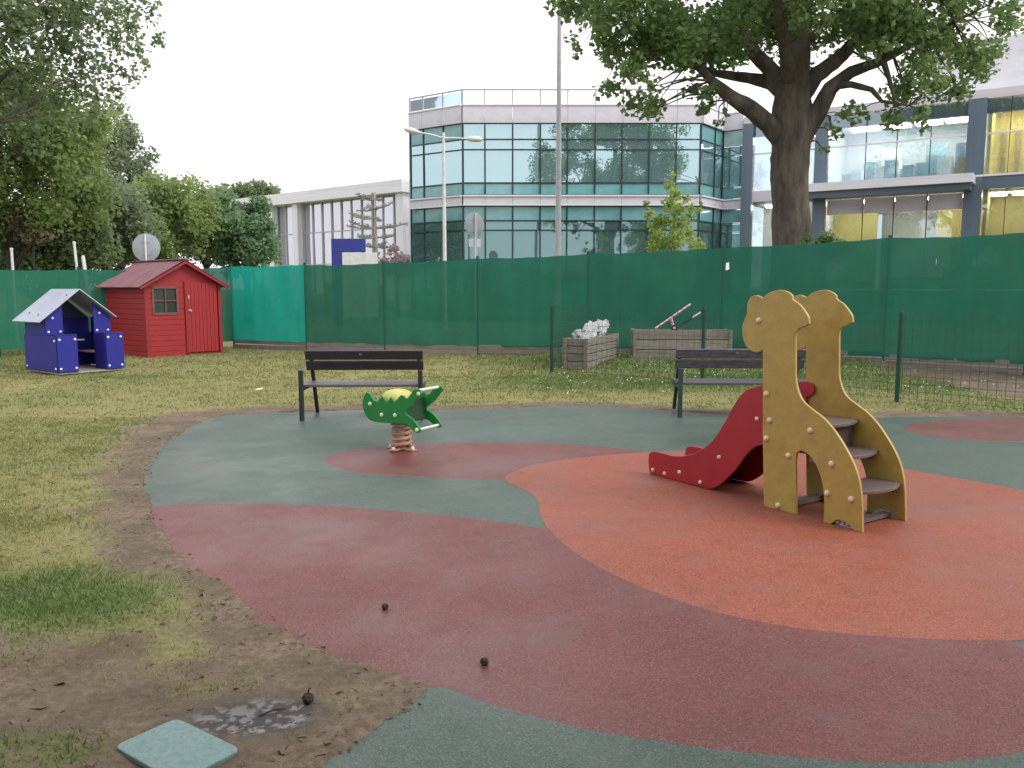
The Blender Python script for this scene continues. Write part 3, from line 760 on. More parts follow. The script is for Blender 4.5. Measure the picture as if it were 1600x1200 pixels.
# ------------------------------------------------------------------ green screen fence
mat('screen_net', (.010, .148, .092), .75, .12, 1.3, bump=.4, bscale=70, transl=.22, transp=.035, stretch=(1, 1, 1))
mat('screen_net_teal', (.003, .40, .31), .7, .08, 1.2, bump=.2, bscale=90, transl=.45, transp=.03)
mat('post_green', (.008, .055, .035), .45, .15)
mat('base_board', (.19, .165, .158), .8, .25, 3, bump=.3, bscale=40, stretch=(1, 1, 10), rnd=.15)
def net(p, q, zb, z0, z1, m, root, seed, name='net_panel'):
    rng = random.Random(seed); nx, nz = 26, 14; vs = []; fs = []
    d = (q - p); dn = Vector((d.y, -d.x, 0)).normalized()
    ph = [rng.uniform(0, 6) for _ in range(6)]
    for j in range(nz + 1):
        for i in range(nx + 1):
            t = i / nx; s = j / nz; env = math.sin(math.pi * t) ** .5
            off = .016 * env * (math.sin(7 * t + ph[0]) * math.cos(4 * s + ph[1]) + .6 * math.sin(17 * t + 3 * s + ph[2])) + .006 * math.sin(40 * t + ph[3])
            top = z0 * (1 - t) + z1 * t - .025 * math.sin(math.pi * t) + .006 * math.sin(23 * t + ph[4])
            c = p + d * t + dn * (off + .03); vs.append((c.x, c.y, zb + (top - zb) * s))
    for j in range(nz):
        for i in range(nx): a = j * (nx + 1) + i; fs.append((a, a + 1, a + nx + 2, a + nx + 1))
    return MB().add(vs, fs).build(name, m, root, smooth=True)
def screen(pxs, tops, label, teal=None, boards=True, group=None):
    base = [G(x, y) for x, y in pxs]; tz = [CAMH + (at(x, t, b.y).z - CAMH) for (x, y), t, b in zip(pxs, tops, base)]
    r = empty('screen_fence', base[0], label, 'fence', group)
    for i, (p, z) in enumerate(zip(base, tz)):
        po = MB().tube([p, p + Vector((0, 0, z + .03))], .03, 8).build('post', 'post_green', r, smooth='auto')
        MB().lathe(p + Vector((0, 0, z + .03)), [(.034, 0), (.034, .02), (.015, .03)], 8).build('post_cap', 'post_green', po)
    for i in range(len(base) - 1):
        p, q = base[i], base[i + 1]
        if i == teal:
            t0 = .0; o = net(p.lerp(q, t0), q, .20, tz[i], tz[i + 1] + .01, 'screen_net_teal', r, i); o['label'] = 'brighter teal netting panel'
        else: net(p, q, .16 + .05 * boards, tz[i], tz[i + 1], 'screen_net', r, i)
        if boards:
            zg = float(base_h(np.array([(p.x + q.x) / 2]), np.array([(p.y + q.y) / 2 - .2]))[0])
            for k in range(2):
                dz = random.uniform(-.012, .012); MB().bar(p + Vector((0, 0, zg * .7 + .06 + k * .112 + dz)) , q + Vector((0, 0, zg * .7 + .06 + k * .112 + random.uniform(-.012, .012))), .05, .095).build('base_board', 'base_board', r, bevel=.008)
    return r
screen([(366, 544), (480, 548), (602, 552), (747, 555), (918, 558), (1125, 564), (1380, 574), (1600, 588), (1760, 600)], [416, 414, 411, 404, 397, 387, 372, 363, 352],
       'long dark green netting fence on grey boards across the back of the playground', teal=0)
_fence = bpy.data.objects['screen_fence']
for (x_, y_, w_, h_) in ((1137, 416, .07, .16), (1465, 408, .05, .12), (1523, 410, .06, .13)):
    Yf = 16.3 if x_ < 1300 else 15.05; c_ = at(x_, y_, Yf)
    MB().prism([c_ + Vector(v) for v in ((-w_ / 2, 0, -h_ / 2), (w_ / 2, .01, -h_ / 2 + .02), (w_ * .4, .015, h_ / 2), (-w_ * .5, .0, h_ / 2 - .02))], Vector((0, .006, 0))).build('net_tag', 'petal_white', _fence)
screen([(-170, 562), (0, 558), (130, 552), (250, 548), (366, 543)], [421, 421, 421, 420, 417], 'dark green netting fence behind the red shed and the playhouse', boards=False)

# ------------------------------------------------------------------ low wire fence
mat('wire_green', (.02, .085, .06), .5, .1)
def wire_fence():
    bs = [G(942, 549), G(862, 583), G(1097, 602), G(1401, 629), Vector((7.15, 8.85, 0))]
    r = empty('wire_fence', bs[1], 'low green welded wire fence in front of the two planters', 'fence')
    Hh = 1.17
    for p in bs:
        MB().tube([p, p + Vector((0, 0, Hh + .03))], .03, 8).build('post', 'post_green', r, smooth='auto')
    for i in range(len(bs) - 1):
        p, q = bs[i], bs[i + 1]; d = q - p; L = d.length; d.normalize(); m = MB()
        k = .05
        while k < L: m.bar(p + d * k + Vector((0, 0, .05)), p + d * k + Vector((0, 0, Hh)), .0048, .0048); k += .10
        z = .06
        while z < Hh + .02: m.bar(p + Vector((0, 0, z)), q + Vector((0, 0, z)), .005, .005); z += .10
        m.build('wire_mesh', 'wire_green', r)
wire_fence()

# ------------------------------------------------------------------ planters and what lies on them
mat('planter_wood', (.20, .175, .15), .8, .3, 6, bump=.4, bscale=40, stretch=(1, 1, 6), rnd=.12)
mat('soil', (.06, .045, .035), .95, .3, 20, bump=.5, bscale=50)
def planter(base, e, d, W_, D_, Hh, label, rows):
    r = empty('planter_box', base, label, 'planter', 'wooden planters behind the wire fence'); Z = Vector((0, 0, 1))
    h = Hh / rows
    for k in range(rows):
        z = h * (k + .5)
        for (o_, L, ax, th) in ((d * .025, W_, e, 0), (d * (D_ - .025), W_, e, 0), (e * .025 + d * 0, D_ - .1, d, 1), (e * (W_ - .025), D_ - .1, d, 1)):
            c = base + o_ + (e * W_ / 2 if not th else d * D_ / 2) + Z * z
            MB().box(c, (L, .05, h - .012), (ax, ax.cross(Z), Z)).build('plank', 'planter_wood', r, bevel=.008)
    for x in (.03, W_ - .03):
        for y in (-.005, D_ + .005): MB().box(base + e * x + d * y + Z * Hh / 2, (.07, .035, Hh + .01), (e, d, Z)).build('corner_post', 'planter_wood', r, bevel=.006)
    m = MB(); K = 10; vs = []; fs = []
    for j in range(K + 1):
        for i in range(K + 1): vs.append(base + e * (.05 + (W_ - .1) * i / K) + d * (.05 + (D_ - .1) * j / K) + Z * (Hh - .06 + random.uniform(-.02, .03)))
    for j in range(K):
        for i in range(K): a = j * (K + 1) + i; fs.append((a, a + 1, a + K + 2, a + K + 1))
    m.add(vs, fs).build('soil', 'soil', r, smooth=True)
    return r
Z = Vector((0, 0, 1))
pa = G(880, 580); pa.z = .04
dA = Vector((.40, .92, 0)).normalized(); eA = Vector((.92, -.40, 0)).normalized()
pa2 = pa.copy()
planter(pa2, eA, dA, .46, 1.95, .56, 'weathered timber planter heaped with crumpled white fabric', 4)
pb = at(989, 566, 16.25); pb.z = .10
eB = Vector((1, -.05, 0)).normalized(); dB = Vector((.05, 1, 0)).normalized()
planter(pb, eB, dB, 1.92, .52, .58, 'weathered timber planter with a pink toy scooter lying on it', 3)
# white crumpled bags
mat('white_fabric', (.40, .41, .42), .7, .12, 12, bump=.6, bscale=30)
def crumple(name, c, sz, rot, label, seed, m='white_fabric'):
    import bmesh
    bm = bmesh.new(); bmesh.ops.create_icosphere(bm, subdivisions=5, radius=1)
    from mathutils import noise as mn
    o3 = Vector((seed * 7.3, seed * 3.1, 0))
    for v in bm.verts:
        n_ = v.co.normalized(); k = 1 + .45 * (mn.noise(n_ * 1.6 + o3)) + .30 * abs(mn.noise(n_ * 4.2 + o3)) + .22 * abs(mn.noise(n_ * 9 + o3)) - .12
        v.co = Vector((n_.x * sz[0], n_.y * sz[1], n_.z * sz[2])) * k
    me = bpy.data.meshes.new(name); bm.to_mesh(me); bm.free(); me.materials.append(MATS[m])
    o = bpy.data.objects.new(name, me); COL.objects.link(o); o.location = c; o.rotation_euler = rot
    tag(o, label, 'bag' if m == 'white_fabric' else 'bag', None); return o
crumple('fabric_bundle', pa2 + eA * .26 + dA * .62 + Z * .62, (.12, .36, .11), (math.radians(28), 0, math.radians(-24)), 'long crumpled white fabric bundle sloping up from the planter front', 1)
crumple('fabric_bundle', pa2 + eA * .30 + dA * 1.28 + Z * .68, (.13, .29, .11), (math.radians(26), 0, math.radians(-24)), 'crumpled white fabric bundle with raised tip at the planter back', 2)
crumple('fabric_bundle', pa2 + eA * .14 + dA * .34 + Z * .60, (.08, .09, .09), (0, .2, .4), 'small knotted white fabric lump at the front of the planter', 3)
# scooter
mat('pink_paint', (.62, .22, .29), .4, .15)
mat('pink_pale', (.68, .5, .5), .5, .15)
mat('black_rubber', (.02, .02, .02), .6)
def scooter():
    y = pb.y + .22
    A = at(1024, 513, y); B = at(1079, 475, y + .05)
    r = empty('toy_scooter', A, 'pink toy scooter lying tipped up on the wider planter', 'scooter')
    d = (B - A).normalized()
    m = MB(); m.tube([A, B], .018, 8).build('steering_tube', 'pink_pale', r, smooth='auto')
    m = MB()
    for k in range(7): 
        c = A.lerp(B, .1 + .13 * k); m.tube([c, c + d * .03], .0195, 8)
    m.build('tube_stripe', 'pink_paint', r)
    f0 = A.lerp(B, .44); f1 = at(1053, 514, y - .02)
    MB().bar(f0, f1, .05, .05).build('fork', 'pink_paint', r, bevel=.01)
    wh = MB().lathe(f1 + Vector((0, -.03, .02)), [(.03, 0), (.062, .0), (.066, .02), (.062, .04), (.03, .04)], 16, Vector((.3, 1, 0))).build('wheel', 'black_rubber', r, smooth='auto')
    MB().lathe(f1 + Vector((0, -.04, .02)), [(.028, 0), (.028, .06)], 12, Vector((.3, 1, 0))).build('rim', 'pink_pale', wh)
    c0 = at(1066, 506, y + .08); c1 = at(1082, 496, y + .06); c2 = at(1095, 488, y + .06)
    MB().bar(f1, c0, .06, .03).bar(c0, c1, .09, .03).build('deck', 'black_rubber', r, bevel=.008)
    MB().tube([c1, c2], .018, 8).build('handle_grip', 'pink_pale', r, smooth='auto')
scooter()

# ------------------------------------------------------------------ ground lid, seed balls, litter, twig
mat('lid_teal', (.155, .245, .235), .55, .22, 45, bump=.25, bscale=160)
def lid():
    c = [G(x, y, .022) for x, y in [(177, 1165), (276, 1121), (378, 1170), (276, 1222)]]
    cen = sum(c, Vector()) / 4; pts = []
    for i in range(4):
        p, a, b = c[i], c[i - 1], c[(i + 1) % 4]; u, v = (a - p).normalized() * .035, (b - p).normalized() * .035
        for t in (0, .25, .5, .75, 1): pts.append((p + u) * (1 - t) ** 2 + p * 2 * t * (1 - t) + (p + v) * t * t)
    r = MB().prism(pts, Vector((0, 0, -.02))).build('ground_lid', 'lid_teal', None, bevel=.004)
    tag(r, 'square pale teal ground lid with rounded corners on the bare dirt', 'lid')
lid()
mat('seed_brown', (.035, .018, .014), .8, .4, 60)
def seed_ball(px, py, rad, label, stalk=False, zz=.004):
    import bmesh
    rng = random.Random(int(px)); bm = bmesh.new(); bmesh.ops.create_icosphere(bm, subdivisions=3, radius=rad)
    for v in bm.verts: v.co *= rng.uniform(.78, 1.18); v.co.z *= .9
    p = G(px, py); me = bpy.data.meshes.new('seed_ball'); bm.to_mesh(me); bm.free(); me.materials.append(MATS['seed_brown'])
    o = bpy.data.objects.new('seed_ball', me); COL.objects.link(o); o.location = (p.x, p.y, zz + rad * .8)
    tag(o, label, 'seed ball', 'dark seed balls fallen on the ground')
    if stalk: MB().tube([Vector((0, 0, rad * .6)), Vector((.004, .004, rad * 1.5)), Vector((.012, .0, rad * 1.9))], .003, 6).build('stalk', 'seed_brown', o, local=True)
seed_ball(602, 953, .016, 'dark seed ball on the red rubber toward the spring rider')
seed_ball(757, 1040, .017, 'dark seed ball on the red rubber near its green tip')
p_ = G(481, 1097); hz_ = float(ground_fields(np.array([p_.x]), np.array([p_.y]))[1][0])
seed_ball(481, 1098, .021, 'dark seed ball with a stalk on the dirt beside the wet mud', True, hz_)
mat('paper', (.75, .75, .7), .7)
p_ = G(405, 612); o = MB().prism([p_ + Vector(v) for v in ((-.05, -.02, .03), (.04, -.03, .035), (.055, .03, .05), (-.03, .035, .04))], Vector((0, 0, .004))).build('paper_scrap', 'paper'); tag(o, 'white paper scrap on the grass beside the dark bench', 'litter')
def twig(a, b, label):
    p, q = G(*a), G(*b); p.z = q.z = hz_ - .004
    o = MB().tube([p, p.lerp(q, .5) + Vector((.004, .006, .006)), q], [.003, .0035, .002], 6).build('twig', 'seed_brown'); tag(o, label, 'twig')
twig((404, 1117), (446, 1105), 'thin dark twig lying on the wet mud beside the teal lid')

# ------------------------------------------------------------------ street furniture beyond the fence
mat('sign_back', (.42, .44, .50), .5, .1, 8, metal=.2)
mat('pole_white', (.68, .70, .74), .45, .08)
mat('pole_grey', (.42, .42, .46), .45, .1)
mat('sign_blue', (.035, .045, .30), .4, .06)
mat('white_paint', (.72, .72, .74), .5, .08)
def round_sign(px, py, rad_px, Y, label, squash=1.0, plate=False, ry=0.0):
    c = at(px, py, Y); R_ = rad_px * Y / F; base = Vector((c.x, c.y, 0)); nrm = Vector((math.sin(ry), -math.cos(ry), 0))
    r = empty('traffic_sign', base, label, 'sign')
    disc = MB().lathe(c, [(R_ * .97, 0), (R_, .01), (R_, .03), (R_ * .97, .035)], 32, nrm).build('sign_disc', 'sign_back', r, smooth='auto')
    MB().tube([base + nrm * .065, Vector((c.x, c.y, c.z + R_ * .98)) + nrm * .065], .03, 8).build('pole', 'pole_white', r, smooth='auto')
    for dz in (-.5, .4): MB().box(Vector((c.x, c.y, c.z + R_ * dz)) + nrm * .05, (R_ * .5, .02, .04), (nrm.cross(Z).normalized(), nrm, Z)).build('clamp', 'pole_grey', disc)
    if plate: MB().box(Vector((c.x, c.y, c.z - R_ * 1.42)) + nrm * .02, (R_ * 1.25, .015, R_ * .62), (nrm.cross(Z).normalized(), nrm, Z)).build('sign_plate', 'white_paint', r)
round_sign(229, 387, 21.5, 24, 'round grey sign back rising behind the red shed roof')
round_sign(741, 352, 19, 25, 'round grey sign back with white plate in front of the glass office', plate=True, ry=.75)
def lamp():
    Y = 30; t = at(693, 207, Y); base = Vector((t.x, t.y, 0))
    r = empty('street_lamp', base, 'white twin-arm street lamp in front of the glass office', 'street lamp')
    MB().tube([base, base + Z * 2, Vector((t.x, t.y, t.z))], [.085, .075, .05], 10).build('pole', 'pole_white', r, smooth='auto')
    for (x0, y0, x1, y1) in ((693, 216, 655, 207), (693, 216, 730, 217)):
        a, b = at(x0, y0, Y), at(x1, y1, Y); arm = MB().tube([a, a.lerp(b, .5) + Z * .02, b], [.04, .035, .03], 8).build('arm', 'pole_white', r, smooth='auto')
        d = (b - a).normalized(); h = MB()
        pts = [b + d * k for k in (-.05, .1, .3, .48, .56)]
        h.tube(pts, [.03, .09, .11, .08, .02], 10).build('lamp_head', 'white_paint', r, smooth='auto')
lamp()
t = at(875, -90, 27); base = Vector((t.x, t.y, 0))
r = empty('mast', base, 'tall plain grey mast rising past the glass office roof', 'mast')
MB().tube([base, base + Z * 4, Vector((t.x, t.y, t.z))], [.10, .09, .06], 12).build('pole', 'pole_grey', r, smooth='auto'); MB().lathe(base, [(.2, 0), (.2, .03), (.12, .05)], 12).build('base_flange', 'galv', r)
MB().lathe(t, [(.06, 0), (.09, .02), (.09, .06), (.02, .08)], 12).build('mast_cap', 'pole_grey', r)
for (px, y0, tilt, lab) in ((18, 391, 0, 'straight thin white marker post beside the leftmost screen netting'), (116, 381, -.05, 'tall tilted white marker post above the screen fence near the playhouse roof'), (130, 403, -.09, 'short thick white marker post with a foot above the screen fence')):
    Y = 23; p = at(px, y0, Y); b_ = Vector((p.x - tilt * p.z, p.y, 0))
    rr0 = empty('marker_post', b_, lab, 'post', 'white marker posts behind the screen')
    MB().tube([b_, p], .035 if px != 130 else .05, 8).build('pole', 'white_paint', rr0, smooth='auto'); MB().lathe(p, [(.045, 0), (.045, .05), (.01, .07)], 8).build('post_cap', 'white_paint', rr0)
def blue_sign():
    Y = 34; p = at(518, 373, Y); q = at(571, 394, Y); r = empty('entrance_sign', (p.x, p.y, 0), 'blue and white entrance sign board above the screen fence', 'sign')
    MB().box(((p.x + q.x) / 2, Y, (p.z + q.z) / 2), (q.x - p.x, .2, p.z - q.z)).build('blue_board', 'sign_blue', r, bevel=.01)
    x1 = at(534, 400, Y).x; MB().box(((p.x + x1) / 2, Y, (q.z - .004) / 2), (x1 - p.x, .196, q.z - .004)).build('blue_post', 'sign_blue', r, bevel=.01)
    w0, w1 = at(535, 395, Y), at(590, 412, Y); MB().box(((w0.x + w1.x) / 2, Y - .04, (w0.z + .3) / 2), (w1.x - w0.x, .1, w0.z - .3)).build('white_board', 'white_paint', r, bevel=.01)
    for x in (w0.x + .2, w1.x - .2): MB().box((x, Y - .04, .16), (.12, .08, .32)).build('foot', 'pole_grey', r)
blue_sign()

# ------------------------------------------------------------------ buildings
UNIT = {}
def ubox(name, m, parent, c, sz, ang=0.0, tilt=(0, 0)):
    if m not in UNIT:
        b = MB().box((0, 0, 0), (1, 1, 1)); me = bpy.data.meshes.new('unit_' + m); me.from_pydata(b.v, [], b.f)
        import bmesh
        bm = bmesh.new(); bm.from_mesh(me); bmesh.ops.recalc_face_normals(bm, faces=bm.faces); bm.to_mesh(me); bm.free()
        me.materials.append(MATS[m]); UNIT[m] = me
    o = bpy.data.objects.new(name, UNIT[m]); COL.objects.link(o); o.parent = parent
    off = Vector((0, 0, 0)); q = parent
    while q is not None: off += q.location; q = q.parent
    o.location = Vector(c) - off; o.rotation_euler = (tilt[0], tilt[1] * 0, ang + tilt[1]); o.scale = sz
    return o
glass_mat('glass_office', (.10, .22, .23), (.66, .87, .92), .62)
glass_mat('glass_office_low', (.42, .62, .62), (.62, .86, .88), .22)
glass_mat('glass_clear', (.78, .88, .92), (.85, .93, 1.0), .12)
glass_mat('glass_pavilion', (.42, .42, .48), (.92, .93, 1.0), .50)
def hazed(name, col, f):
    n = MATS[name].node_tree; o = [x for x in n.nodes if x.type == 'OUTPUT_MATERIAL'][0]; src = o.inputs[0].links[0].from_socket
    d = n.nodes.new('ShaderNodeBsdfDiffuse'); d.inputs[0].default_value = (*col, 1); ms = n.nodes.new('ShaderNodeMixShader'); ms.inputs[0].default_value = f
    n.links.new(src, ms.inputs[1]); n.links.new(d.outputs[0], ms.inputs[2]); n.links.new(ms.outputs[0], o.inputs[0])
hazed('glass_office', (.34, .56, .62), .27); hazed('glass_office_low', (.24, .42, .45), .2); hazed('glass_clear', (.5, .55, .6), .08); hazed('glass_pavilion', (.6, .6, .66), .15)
mat('spandrel_teal', (.17, .40, .42), .12, .12, 1.5, spec=.8, rnd=.1)
mat('spandrel_pale', (.42, .62, .64), .12, .08, 1.5, spec=.8, rnd=.05)
mat('cladding', (.64, .62, .70), .5, .06, .8)
mat('white_trim', (.74, .74, .80), .45, .06)
mat('mullion', (.03, .065, .075), .4, .1)
mat('column_blue', (.095, .14, .19), .3, .15, .7, spec=.7)
mat('interior_dark', (.16, .19, .20), .8, .2, .6)
mat('blind', (.62, .66, .52), .8, .2, .7)
mat('wall_yellow', (.60, .48, .16), .7, .1, .6)
mat('wall_pale', (.66, .66, .66), .7, .08, .6)
mat('lamp_warm', (1.0, .86, .62), .5, 0, emit=16.0)
mat('lamp_white', (1.0, .95, .88), .5, 0, emit=16.0)
mat('concrete_pale', (.62, .61, .64), .7, .08, .7)
mat('desk_teal', (.30, .42, .45), .5, .2, 1.0)
mat('desk_wood', (.30, .22, .12), .6, .2, 1.0)
rng_b = random.Random(4)

def office():
    pts = [at(643, 300, 39.8), at(724, 300, 38.0), at(1092, 300, 38.0), at(1127, 300, 40.0), at(1160, 300, 39.4)]
    pts = [Vector((p.x, p.y, 0)) for p in pts]
    R_ = empty('glass_office', pts[1], 'teal glass office block with chamfered corner and roof railing behind the fence', 'building')
    Y = 38.0; z = lambda y: zat(y, Y)
    ztop, zpar, zg, rows_up = z(140), z(166), z(193), [z(193), z(218), z(234), z(286), z(305)]
    rows_lo = [z(322), z(345), z(360), 0.25]
    cols = [[0, .26, .64, 1.0], [(p - 724) / 368 for p in (724, 758, 801, 844, 886, 929, 971, 1013, 1055, 1092)], [0, .62, 1], [0, 1]]
    for s in range(4):
        p, q = pts[s], pts[s + 1]; d = q - p; L = d.length; d.normalize(); n = Vector((d.y, -d.x, 0)); ang = math.atan2(d.y, d.x)
        def seg(name, m, t0, t1, z0, z1, off, th, gap=.0, tilt=(0, 0), parent=R_):
            c = p + d * (L * (t0 + t1) / 2) + n * off; c.z = (z0 + z1) / 2
            return ubox(name, m, parent, c, (L * (t1 - t0) - gap, th, abs(z1 - z0) - gap), ang, tilt)
        cs = cols[s]
        for j in range(len(cs) - 1):
            t0, t1 = cs[j], cs[j + 1]
            seg('parapet_panel', 'cladding', t0, t1, zpar, zg, .06, .20, .012)
            seg('band_panel', 'cladding', t0, t1, z(308), z(319), .05, .18, .012)
            for k in range(4):
                m = ('spandrel_pale' if s != 2 else 'spandrel_teal', 'glass_office', 'glass_office', 'spandrel_teal')[k] if s else ('spandrel_teal', 'glass_office', 'glass_office', 'spandrel_teal')[k]
                if k == 0 and s == 1: m = 'glass_office'
                seg('window_pane', m, t0, t1, rows_up[k], rows_up[k + 1], 0, .03, .07, (rng_b.uniform(-.004, .004), rng_b.uniform(-.006, .006)))
            for k in range(3):
                m = ('spandrel_teal', 'glass_office_low', 'glass_office_low')[k]
                seg('window_pane', m, t0, t1, rows_lo[k], rows_lo[k + 1], 0, .03, .07, (rng_b.uniform(-.004, .004), rng_b.uniform(-.006, .006)))
            # blinds behind some ground floor windows
            if (s == 1 and j in (1, 2, 3, 5)) or (s == 0 and j == 1): seg('blind', 'blind', t0, t1, .4, z(346), -.25, .02, .12)
            elif s == 1 and j == 6: seg('lit_wall', 'wall_yellow', t0, t1, .3, z(346), -2.5, .05)
        for t in cs:
            seg('mullion', 'mullion', t - .016 / L, t + .016 / L, 0.1, zg, .03, .09)
            pr = seg('rail_post', 'galv', t - .028 / L, t + .028 / L, zpar + .0, ztop, .05, .05)
        for zz in rows_up[1:] + rows_lo[1:-1]: seg('transom', 'mullion', 0, 1, zz - .016, zz + .016, .028, .075)
        seg('transom', 'mullion', 0, 1, zg - .02, zg + .02, .032, .078)
        seg('top_rail', 'galv', 0, 1, ztop - .045, ztop + .015, .05, .06); seg('low_rail', 'galv', 0, 1, zpar + .02, zpar + .05, .05, .045)
        if s == 0:
            for j in range(3): seg('rail_glass', 'glass_clear', cs[j], cs[j + 1], zpar + .06, ztop - .06, .05, .012, .1)
        for zz in (z(306.5), z(320.5)): seg('band_trim', 'white_trim', 0, 1, zz - .035, zz + .035, .09, .24)
        seg('parapet_cap', 'white_trim', 0, 1, zpar, zpar + .05, .06, .28)
    # storeys and core behind the glass
    zf = z(313)
    for (z0, z1, m) in ((zf - .2, zf + .2, 'concrete_pale'), (zg - .1, zg + .25, 'concrete_pale')):
        poly = [pts[0] + Vector((.25, .35, 0)), pts[1] + Vector((.1, .3, 0)), pts[2] + Vector((-.1, .3, 0)), pts[3] + Vector((-.2, .3, 0)), pts[4] + Vector((0, .4, 0)), pts[4] + Vector((0, 14, 0)), pts[0] + Vector((0, 14, 0))]
        MB().prism([v + Z * z0 for v in poly], Z * (z1 - z0)).build('floor_slab', m, R_)
    ubox('core_wall', 'interior_dark', R_, (pts[1].x + 5.5, 45, zg / 2), (17, .2, zg - .3))
    ubox('side_wall', 'cladding', R_, (pts[0].x - .02, 47, zg / 2 + .4), (.2, 14, zg + .8))
office()

def wing():
    E = at(1160, 300, 39.2); E.z = 0; Fp = at(1760, 300, 31.2); Fp.z = 0
    d = Fp - E; L = d.length; d.normalize(); n = Vector((d.y, -d.x, 0)); ang = math.atan2(d.y, d.x)
    R_ = empty('office_wing', E, 'lit glass office wing with blue columns and white canopy behind the big tree', 'building')
    def tpx(px):       # distance along the facade for a pixel column
        a = (px - 800) / F / _c; k = ray(px, 300); a = k.x / k.y
        return (a * E.y - E.x) / (d.x - a * d.y)
    P = lambda s, off, zz: E + d * s + n * off + Z * zz
    zroof = zat(196, 39.2); zslab = zat(312, 39.2) + .1
    ztrans = zroof - 1.35
    def seg(name, m, s0, s1, z0, z1, off, th, parent=R_, tilt=(0, 0)):
        return ubox(name, m, parent, P((s0 + s1) / 2, off, (z0 + z1) / 2), (s1 - s0, th, z1 - z0), ang, tilt)
    s = {k: tpx(k) for k in (1160, 1176, 1225, 1272, 1292, 1350, 1398, 1450, 1506, 1535, 1572, 1620, 1690, 1750)}
    bays = [1176, 1225, 1272, 1292, 1350, 1398, 1450, 1506, 1535, 1572, 1620, 1690, 1750]
    cols = [(1160, 1176), (1272, 1292), (1506, 1535)]
    for a, b in cols: seg('column', 'column_blue', s[a], s[b], 0, zroof + .02, .06, .30)
    panes = [(1176, 1225), (1225, 1272), (1292, 1350), (1350, 1398), (1398, 1450), (1450, 1506), (1535, 1572), (1572, 1620), (1620, 1690), (1690, 1750)]
    for a, b in panes:
        g = .03
        seg('window_pane', 'glass_clear', s[a] + g, s[b] - g, zslab + .28, ztrans - g, 0, .02, tilt=(rng_b.uniform(-.003, .003), rng_b.uniform(-.004, .004)))
        seg('window_pane', 'glass_clear', s[a] + g, s[b] - g, ztrans + g, zroof - .03, 0, .02, tilt=(rng_b.uniform(-.003, .003), rng_b.uniform(-.004, .004)))
        lo = zslab - .55 if 1292 <= a < 1506 else zslab - .28
        if 1292 <= a < 1506: seg('fascia_panel', 'cladding', s[a] + g, s[b] - g, zslab - 1.0, zslab - .35, -.05, .05); lo = zslab - 1.02
        seg('window_pane', 'glass_clear', s[a] + g, s[b] - g, 1.45, lo, 0, .02, tilt=(rng_b.uniform(-.003, .003), rng_b.uniform(-.004, .004)))
        seg('window_pane', 'glass_clear', s[a] + g, s[b] - g, .15, 1.40, 0, .02)
    for a in (1225, 1350, 1398, 1450, 1572, 1620, 1690): seg('mullion', 'mullion', s[a] - .02, s[a] + .02, .1, zroof, .02, .06)
    for z0 in (ztrans,): seg('transom', 'white_trim', 0, L, z0 - .03, z0 + .03, .03, .07)
    seg('transom', 'white_trim', 0, L, 1.39, 1.46, .03, .07)
    # canopy and slab edges
    seg('canopy', 'white_trim', s[1272] - .3, s[1535] - .25, zslab - .08, zslab + .26, .75, 1.3)
    seg('canopy_soffit', 'column_blue', s[1272] - .2, s[1535] - .35, zslab - .34, zslab - .084, .65, 1.05)
    seg('slab_edge', 'cladding', 0, s[1272] - .3, zslab - .25, zslab + .25, .02, .2)
    seg('slab_edge', 'column_blue', s[1535] - .25, L, zslab - .27, zslab + .22, .05, .25)
    seg('slab_trim', 'white_trim', s[1535] - .25, L, zslab + .222, zslab + .30, .08, .3)
    seg('floor_slab', 'concrete_pale', 0, L, zslab - .25, zslab + .2, -5.1, 9.9)
    seg('roof_slab', 'concrete_pale', 0, L, zroof + .0, zroof + .35, -4.7, 9.6)
    seg('roof_edge', 'column_blue', 0, L, zroof - .55, zroof - .04, -.16, .25)
    # set-back upper roof
    seg('upper_roof', 'white_trim', s[1398] + .5, L, zroof + .36, zroof + 2.6, -3.6, 5)
    # interiors
    seg('back_wall', 'wall_pale', 0, s[1535], zslab + .2, zroof, -5.6, .1); seg('back_wall', 'wall_yellow', s[1535], L, zslab + .2, zroof, -3.2, .1)
    seg('back_wall', 'wall_yellow', 0, s[1350], 0, zslab - .25, -3.4, .1); seg('back_wall', 'wall_pale', s[1350], s[1450], 0, zslab - .25, -4.6, .1)
    seg('back_wall', 'wall_yellow', s[1450], L, 0, zslab - .25, -3.4, .1)
    for a in (1272, 1535): seg('cross_wall', 'wall_pale' if a != 1535 else 'wall_yellow', s[a], s[a] + .12, .0, zroof, -3.2, 4.6)
    for a, b in ((1300, 1345), (1352, 1396), (1405, 1448), (1455, 1503), (1180, 1222), (1230, 1268)):
        sa, sb = tpx(a), tpx(b); seg('ceiling_light', 'lamp_white', sa, sb, zroof - .16, zroof - .10, -1.5, .7); seg('ceiling_light', 'lamp_white', sa, sb, zroof - .16, zroof - .10, -3.6, .4)
    for a, b in ((1542, 1570), (1578, 1616), (1625, 1685)):
        sa, sb = tpx(a), tpx(b); seg('ceiling_light', 'lamp_warm', sa, sb, zroof - .16, zroof - .10, -1.6, 1.0)
    for a, b in ((1180, 1222), (1300, 1345), (1356, 1392), (1402, 1446), (1455, 1500), (1542, 1568), (1578, 1612)):
        sa, sb = tpx(a), tpx(b); seg('ceiling_light', 'lamp_warm', sa, sb, zslab - .36, zslab - .30, -1.9, .5)
    rg = random.Random(2)
    for k in range(12):
        sa = tpx(1300 + k * 17); w_ = rg.uniform(.35, .9); seg('desk', rg.choice(['desk_teal', 'desk_teal', 'wall_pale', 'desk_wood']), sa, sa + w_, zslab + .2, zslab + .2 + rg.uniform(.7, 1.3), -rg.uniform(1.2, 3.5), .6)
